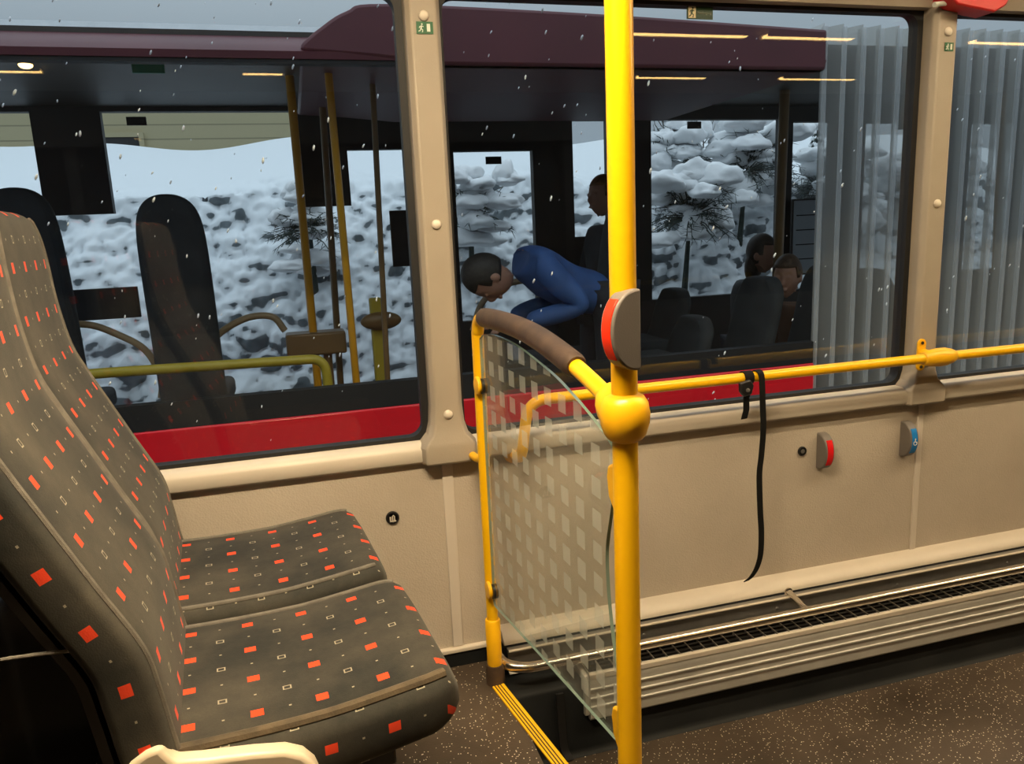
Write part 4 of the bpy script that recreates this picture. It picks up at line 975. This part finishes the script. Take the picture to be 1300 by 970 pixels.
def person(x, y, z, rz, lean, head_turn, jacket, trousers, hair, lab, hair_long=False, stoop=0):
    """seated figure; local +x is the way it faces, z=0 is the seat"""
    e = empty('person', (x, y, z), rz, lab, 'person')
    L = math.radians(lean); R_ = Matrix.Rotation(L, 3, 'Y')
    up = lambda v: R_ @ Vector(v)
    J = {'pelvis': (Vector((0, 0, .08)), (.12, .10))}
    J['belly'] = (up((.01, 0, .24)), (.125, .10)); J['chest'] = (up((.0, 0, .40)), (.15, .105)); J['neckbase'] = (up((-.01, 0, .52)), (.075, .07)); J['neck'] = (up((.005, 0, .58)), .047); J['skull'] = (up((.015, 0, .66)), .05)
    nb = J['neckbase'][0]; SR = Matrix.Rotation(math.radians(stoop), 3, 'Y')
    if stoop:
        for q in ('neck', 'skull'): J[q] = (nb + SR @ (J[q][0]-nb), J[q][1])
    links = [('pelvis', 'belly'), ('belly', 'chest'), ('chest', 'neckbase'), ('neckbase', 'neck'), ('neck', 'skull')]
    hands = {}
    for s, t in ((1, 'l'), (-1, 'r')):
        J['sh'+t] = (up((-.005, s*.16, .47)), .058); J['el'+t] = (up((.06, s*.21, .21)), .040); J['wr'+t] = (Vector((.27, s*.12, .16)), .026); J['palm'+t] = (Vector((.33, s*.09, .15)), (.034, .016))
        if stoop: J['wr'+t] = (Vector((.47, s*.12, .0)), .026); J['palm'+t] = (Vector((.53, s*.09, -.02)), (.034, .016))
        J['hip'+t] = (Vector((.03, s*.09, .06)), .085); J['kn'+t] = (Vector((.42, s*.11, .07)), .056); J['an'+t] = (Vector((.42, s*.11, -.36)), .036); J['toe'+t] = (Vector((.56, s*.12, -.42)), (.035, .028))
        if stoop: J['kn'+t] = (Vector((.05, s*.11, -.34)), .056); J['an'+t] = (Vector((-.01, s*.11, -.72)), .036); J['toe'+t] = (Vector((.13, s*.12, -.78)), (.035, .028))
        links += [('chest', 'sh'+t), ('sh'+t, 'el'+t), ('el'+t, 'wr'+t), ('wr'+t, 'palm'+t), ('pelvis', 'hip'+t), ('hip'+t, 'kn'+t), ('kn'+t, 'an'+t), ('an'+t, 'toe'+t)]
        pc = J['palm'+t][0]
        for k, (dy, ln) in enumerate(((-.024, .060), (-.008, .072), (.008, .068), (.023, .054))):
            b = pc + Vector((.035, dy, .0)); J['f%d%s' % (k, t)] = (b, .0095); J['g%d%s' % (k, t)] = (b+Vector((ln*.5, dy*.2, -.006)), .0085); J['h%d%s' % (k, t)] = (b+Vector((ln*.85, dy*.3, -.030)), .007)
            links += [('palm'+t, 'f%d%s' % (k, t)), ('f%d%s' % (k, t), 'g%d%s' % (k, t)), ('g%d%s' % (k, t), 'h%d%s' % (k, t))]
        J['th'+t] = (pc+Vector((.0, -s*.038, .004)), .0105); J['ti'+t] = (pc+Vector((.035, -s*.055, -.004)), .0085); links += [('palm'+t, 'th'+t), ('th'+t, 'ti'+t)]
    me = skin_mesh(J, links, 'body')
    bm = NB(); bm.from_mesh(me)
    hc = nb + SR @ (up((.02, 0, .70))-nb); HT = Matrix.Translation(hc) @ Matrix.Rotation(math.radians(head_turn), 4, 'Z') @ Matrix.Rotation(L*.6+math.radians(stoop), 4, 'Y')
    hb = NB(); ball(hb, (0, 0, 0), (.095, .073, .118), 24, 16)
    for v in hb.verts:
        if v.co.z < -.02: v.co.x = v.co.x*(1 if v.co.x > 0 else .72); v.co.y *= 1-.25*min(1, (-.02-v.co.z)/.09)
        if v.co.x > .06 and .0 < v.co.z < .035 and .015 < abs(v.co.y) < .045: v.co.x -= .008
    ball(hb, (.096, 0, -.020), (.020, .013, .024), 10, 8); ball(hb, (.088, 0, -.062), (.010, .026, .010), 10, 8)
    for s in (1, -1): ball(hb, (-.005, s*.075, -.008), (.020, .010, .030), 10, 8); ball(hb, (.079, s*.030, .012), (.012, .014, .009), 10, 8)
    hb.transform(HT); tmp = bpy.data.meshes.new('t'); hb.to_mesh(tmp); hb.free(); bm.from_mesh(tmp); bpy.data.meshes.remove(tmp)
    bo = obj('body', bm, MSKIN, e, smooth=180, local=True); rm = bo.modifiers.new('r', 'REMESH'); rm.mode = 'VOXEL'; rm.voxel_size = .007; rm.use_smooth_shade = True
    # hair
    hb = NB(); ball(hb, (-.012, 0, .022), (.100, .082, .112), 24, 16)
    kill = [v for v in hb.verts if (v.co.x > .045 and v.co.z < .060) or (v.co.z < (-.10 if hair_long else -.045)) or (v.co.x > .015 and v.co.z < .0)]
    bmesh.ops.delete(hb, geom=kill, context='VERTS')
    if hair_long:
        ball(hb, (-.055, 0, -.08), (.050, .080, .11), 16, 10)
    hb.transform(HT); ho = obj('hair', hb, plain('hair_'+lab[:8].replace(' ', '_'), hair, .6, var=.3, scale=60), e, smooth=180, local=True); so = ho.modifiers.new('s', 'SOLIDIFY'); so.thickness = .012
    # clothes follow the same joints, a little fuller
    def cloth(keys, lk, grow, name, mat):
        JJ = {}
        for n in keys:
            p, r = J[n]; r = r if isinstance(r, tuple) else (r, r); g_ = grow + (.022 if name == 'jacket' and n == 'pelvis' else 0); JJ[n] = (p, (r[0]+g_, r[1]+g_))
        m = skin_mesh(JJ, lk, name); b = NB(); b.from_mesh(m); obj(name, b, mat, e, smooth=180, local=True)
    up_k = ['pelvis', 'belly', 'chest', 'neckbase', 'shl', 'ell', 'wrl', 'shr', 'elr', 'wrr']
    cloth(up_k, [l for l in links if l[0] in up_k and l[1] in up_k], .016, 'jacket', jacket)
    lo = ['pelvis', 'hipl', 'knl', 'anl', 'hipr', 'knr', 'anr']
    cloth(lo, [l for l in links if l[0] in lo and l[1] in lo], .012, 'trousers', trousers)
    bm = NB()
    for s in (1, -1):
        ball(bm, (.50, s*.115, -.415) if not stoop else (.06, s*.115, -.775), (.12, .045, .042)) 
    obj('shoes', bm, MBLK, e, local=True)
    return e
JBLUE = plain('blue_jacket_cloth', (.035, .10, .30), .7, var=.2, bump=.3); JDARK = plain('dark_jacket_cloth', (.025, .026, .03), .8, var=.2); JBROWN = plain('rust_jacket_cloth', (.16, .07, .03), .8, var=.2); TDARK = plain('dark_trousers_cloth', (.02, .022, .03), .8)
ps = .33
p = at(775, 420, 1, 3.45); person(p.x, 3.45, .60, math.pi, 58, 0, JBLUE, TDARK, (.03, .025, .02), 'person in a blue jacket bending forward in the other bus, left of the pole', stoop=48)
p = at(768, 245, 1, 4.45); person(p.x, 4.45, p.z-.72, math.pi, 0, 20, JDARK, TDARK, (.16, .075, .025), 'brown haired person in dark clothes partly behind the tall pole')
p = at(948, 322, 1, 4.35); person(p.x, 4.35, p.z-.70, 0, 8, -60, JDARK, TDARK, (.035, .028, .022), 'dark haired person in the other bus turning toward the windows', True)
p = at(1030, 345, 1, 3.9); person(p.x, 3.9, p.z-.70, math.pi, 12, 40, JBROWN, TDARK, (.10, .06, .035), 'person in a rust coloured jacket seated left of the bellows')

# ------------------------------------------------------------------ falling snow between the buses
bm = NB(); rs = random.Random(11)
for i in range(340):
    Y = rs.uniform(1.78, 2.92); px, py = rs.uniform(-40, 1340), rs.uniform(-60, 560)
    c = at(px, py, 1, Y)
    r = rs.choice((.0012, .0016, .002, .0026, .0032)); d = Vector((rs.uniform(.15, .7), rs.uniform(-.3, .3), 1)).normalized()
    g = bmesh.ops.create_icosphere(bm, subdivisions=1, radius=r)
    for v in g['verts']: v.co = c + v.co + d*(v.co.dot(d))*1.7
tag(obj('falling_snowflakes', bm, plain('snowflake_white', (.9, .92, .95), .6, var=.02), None, smooth=180), 'white snowflakes falling between the two buses', 'snow', kind='stuff')
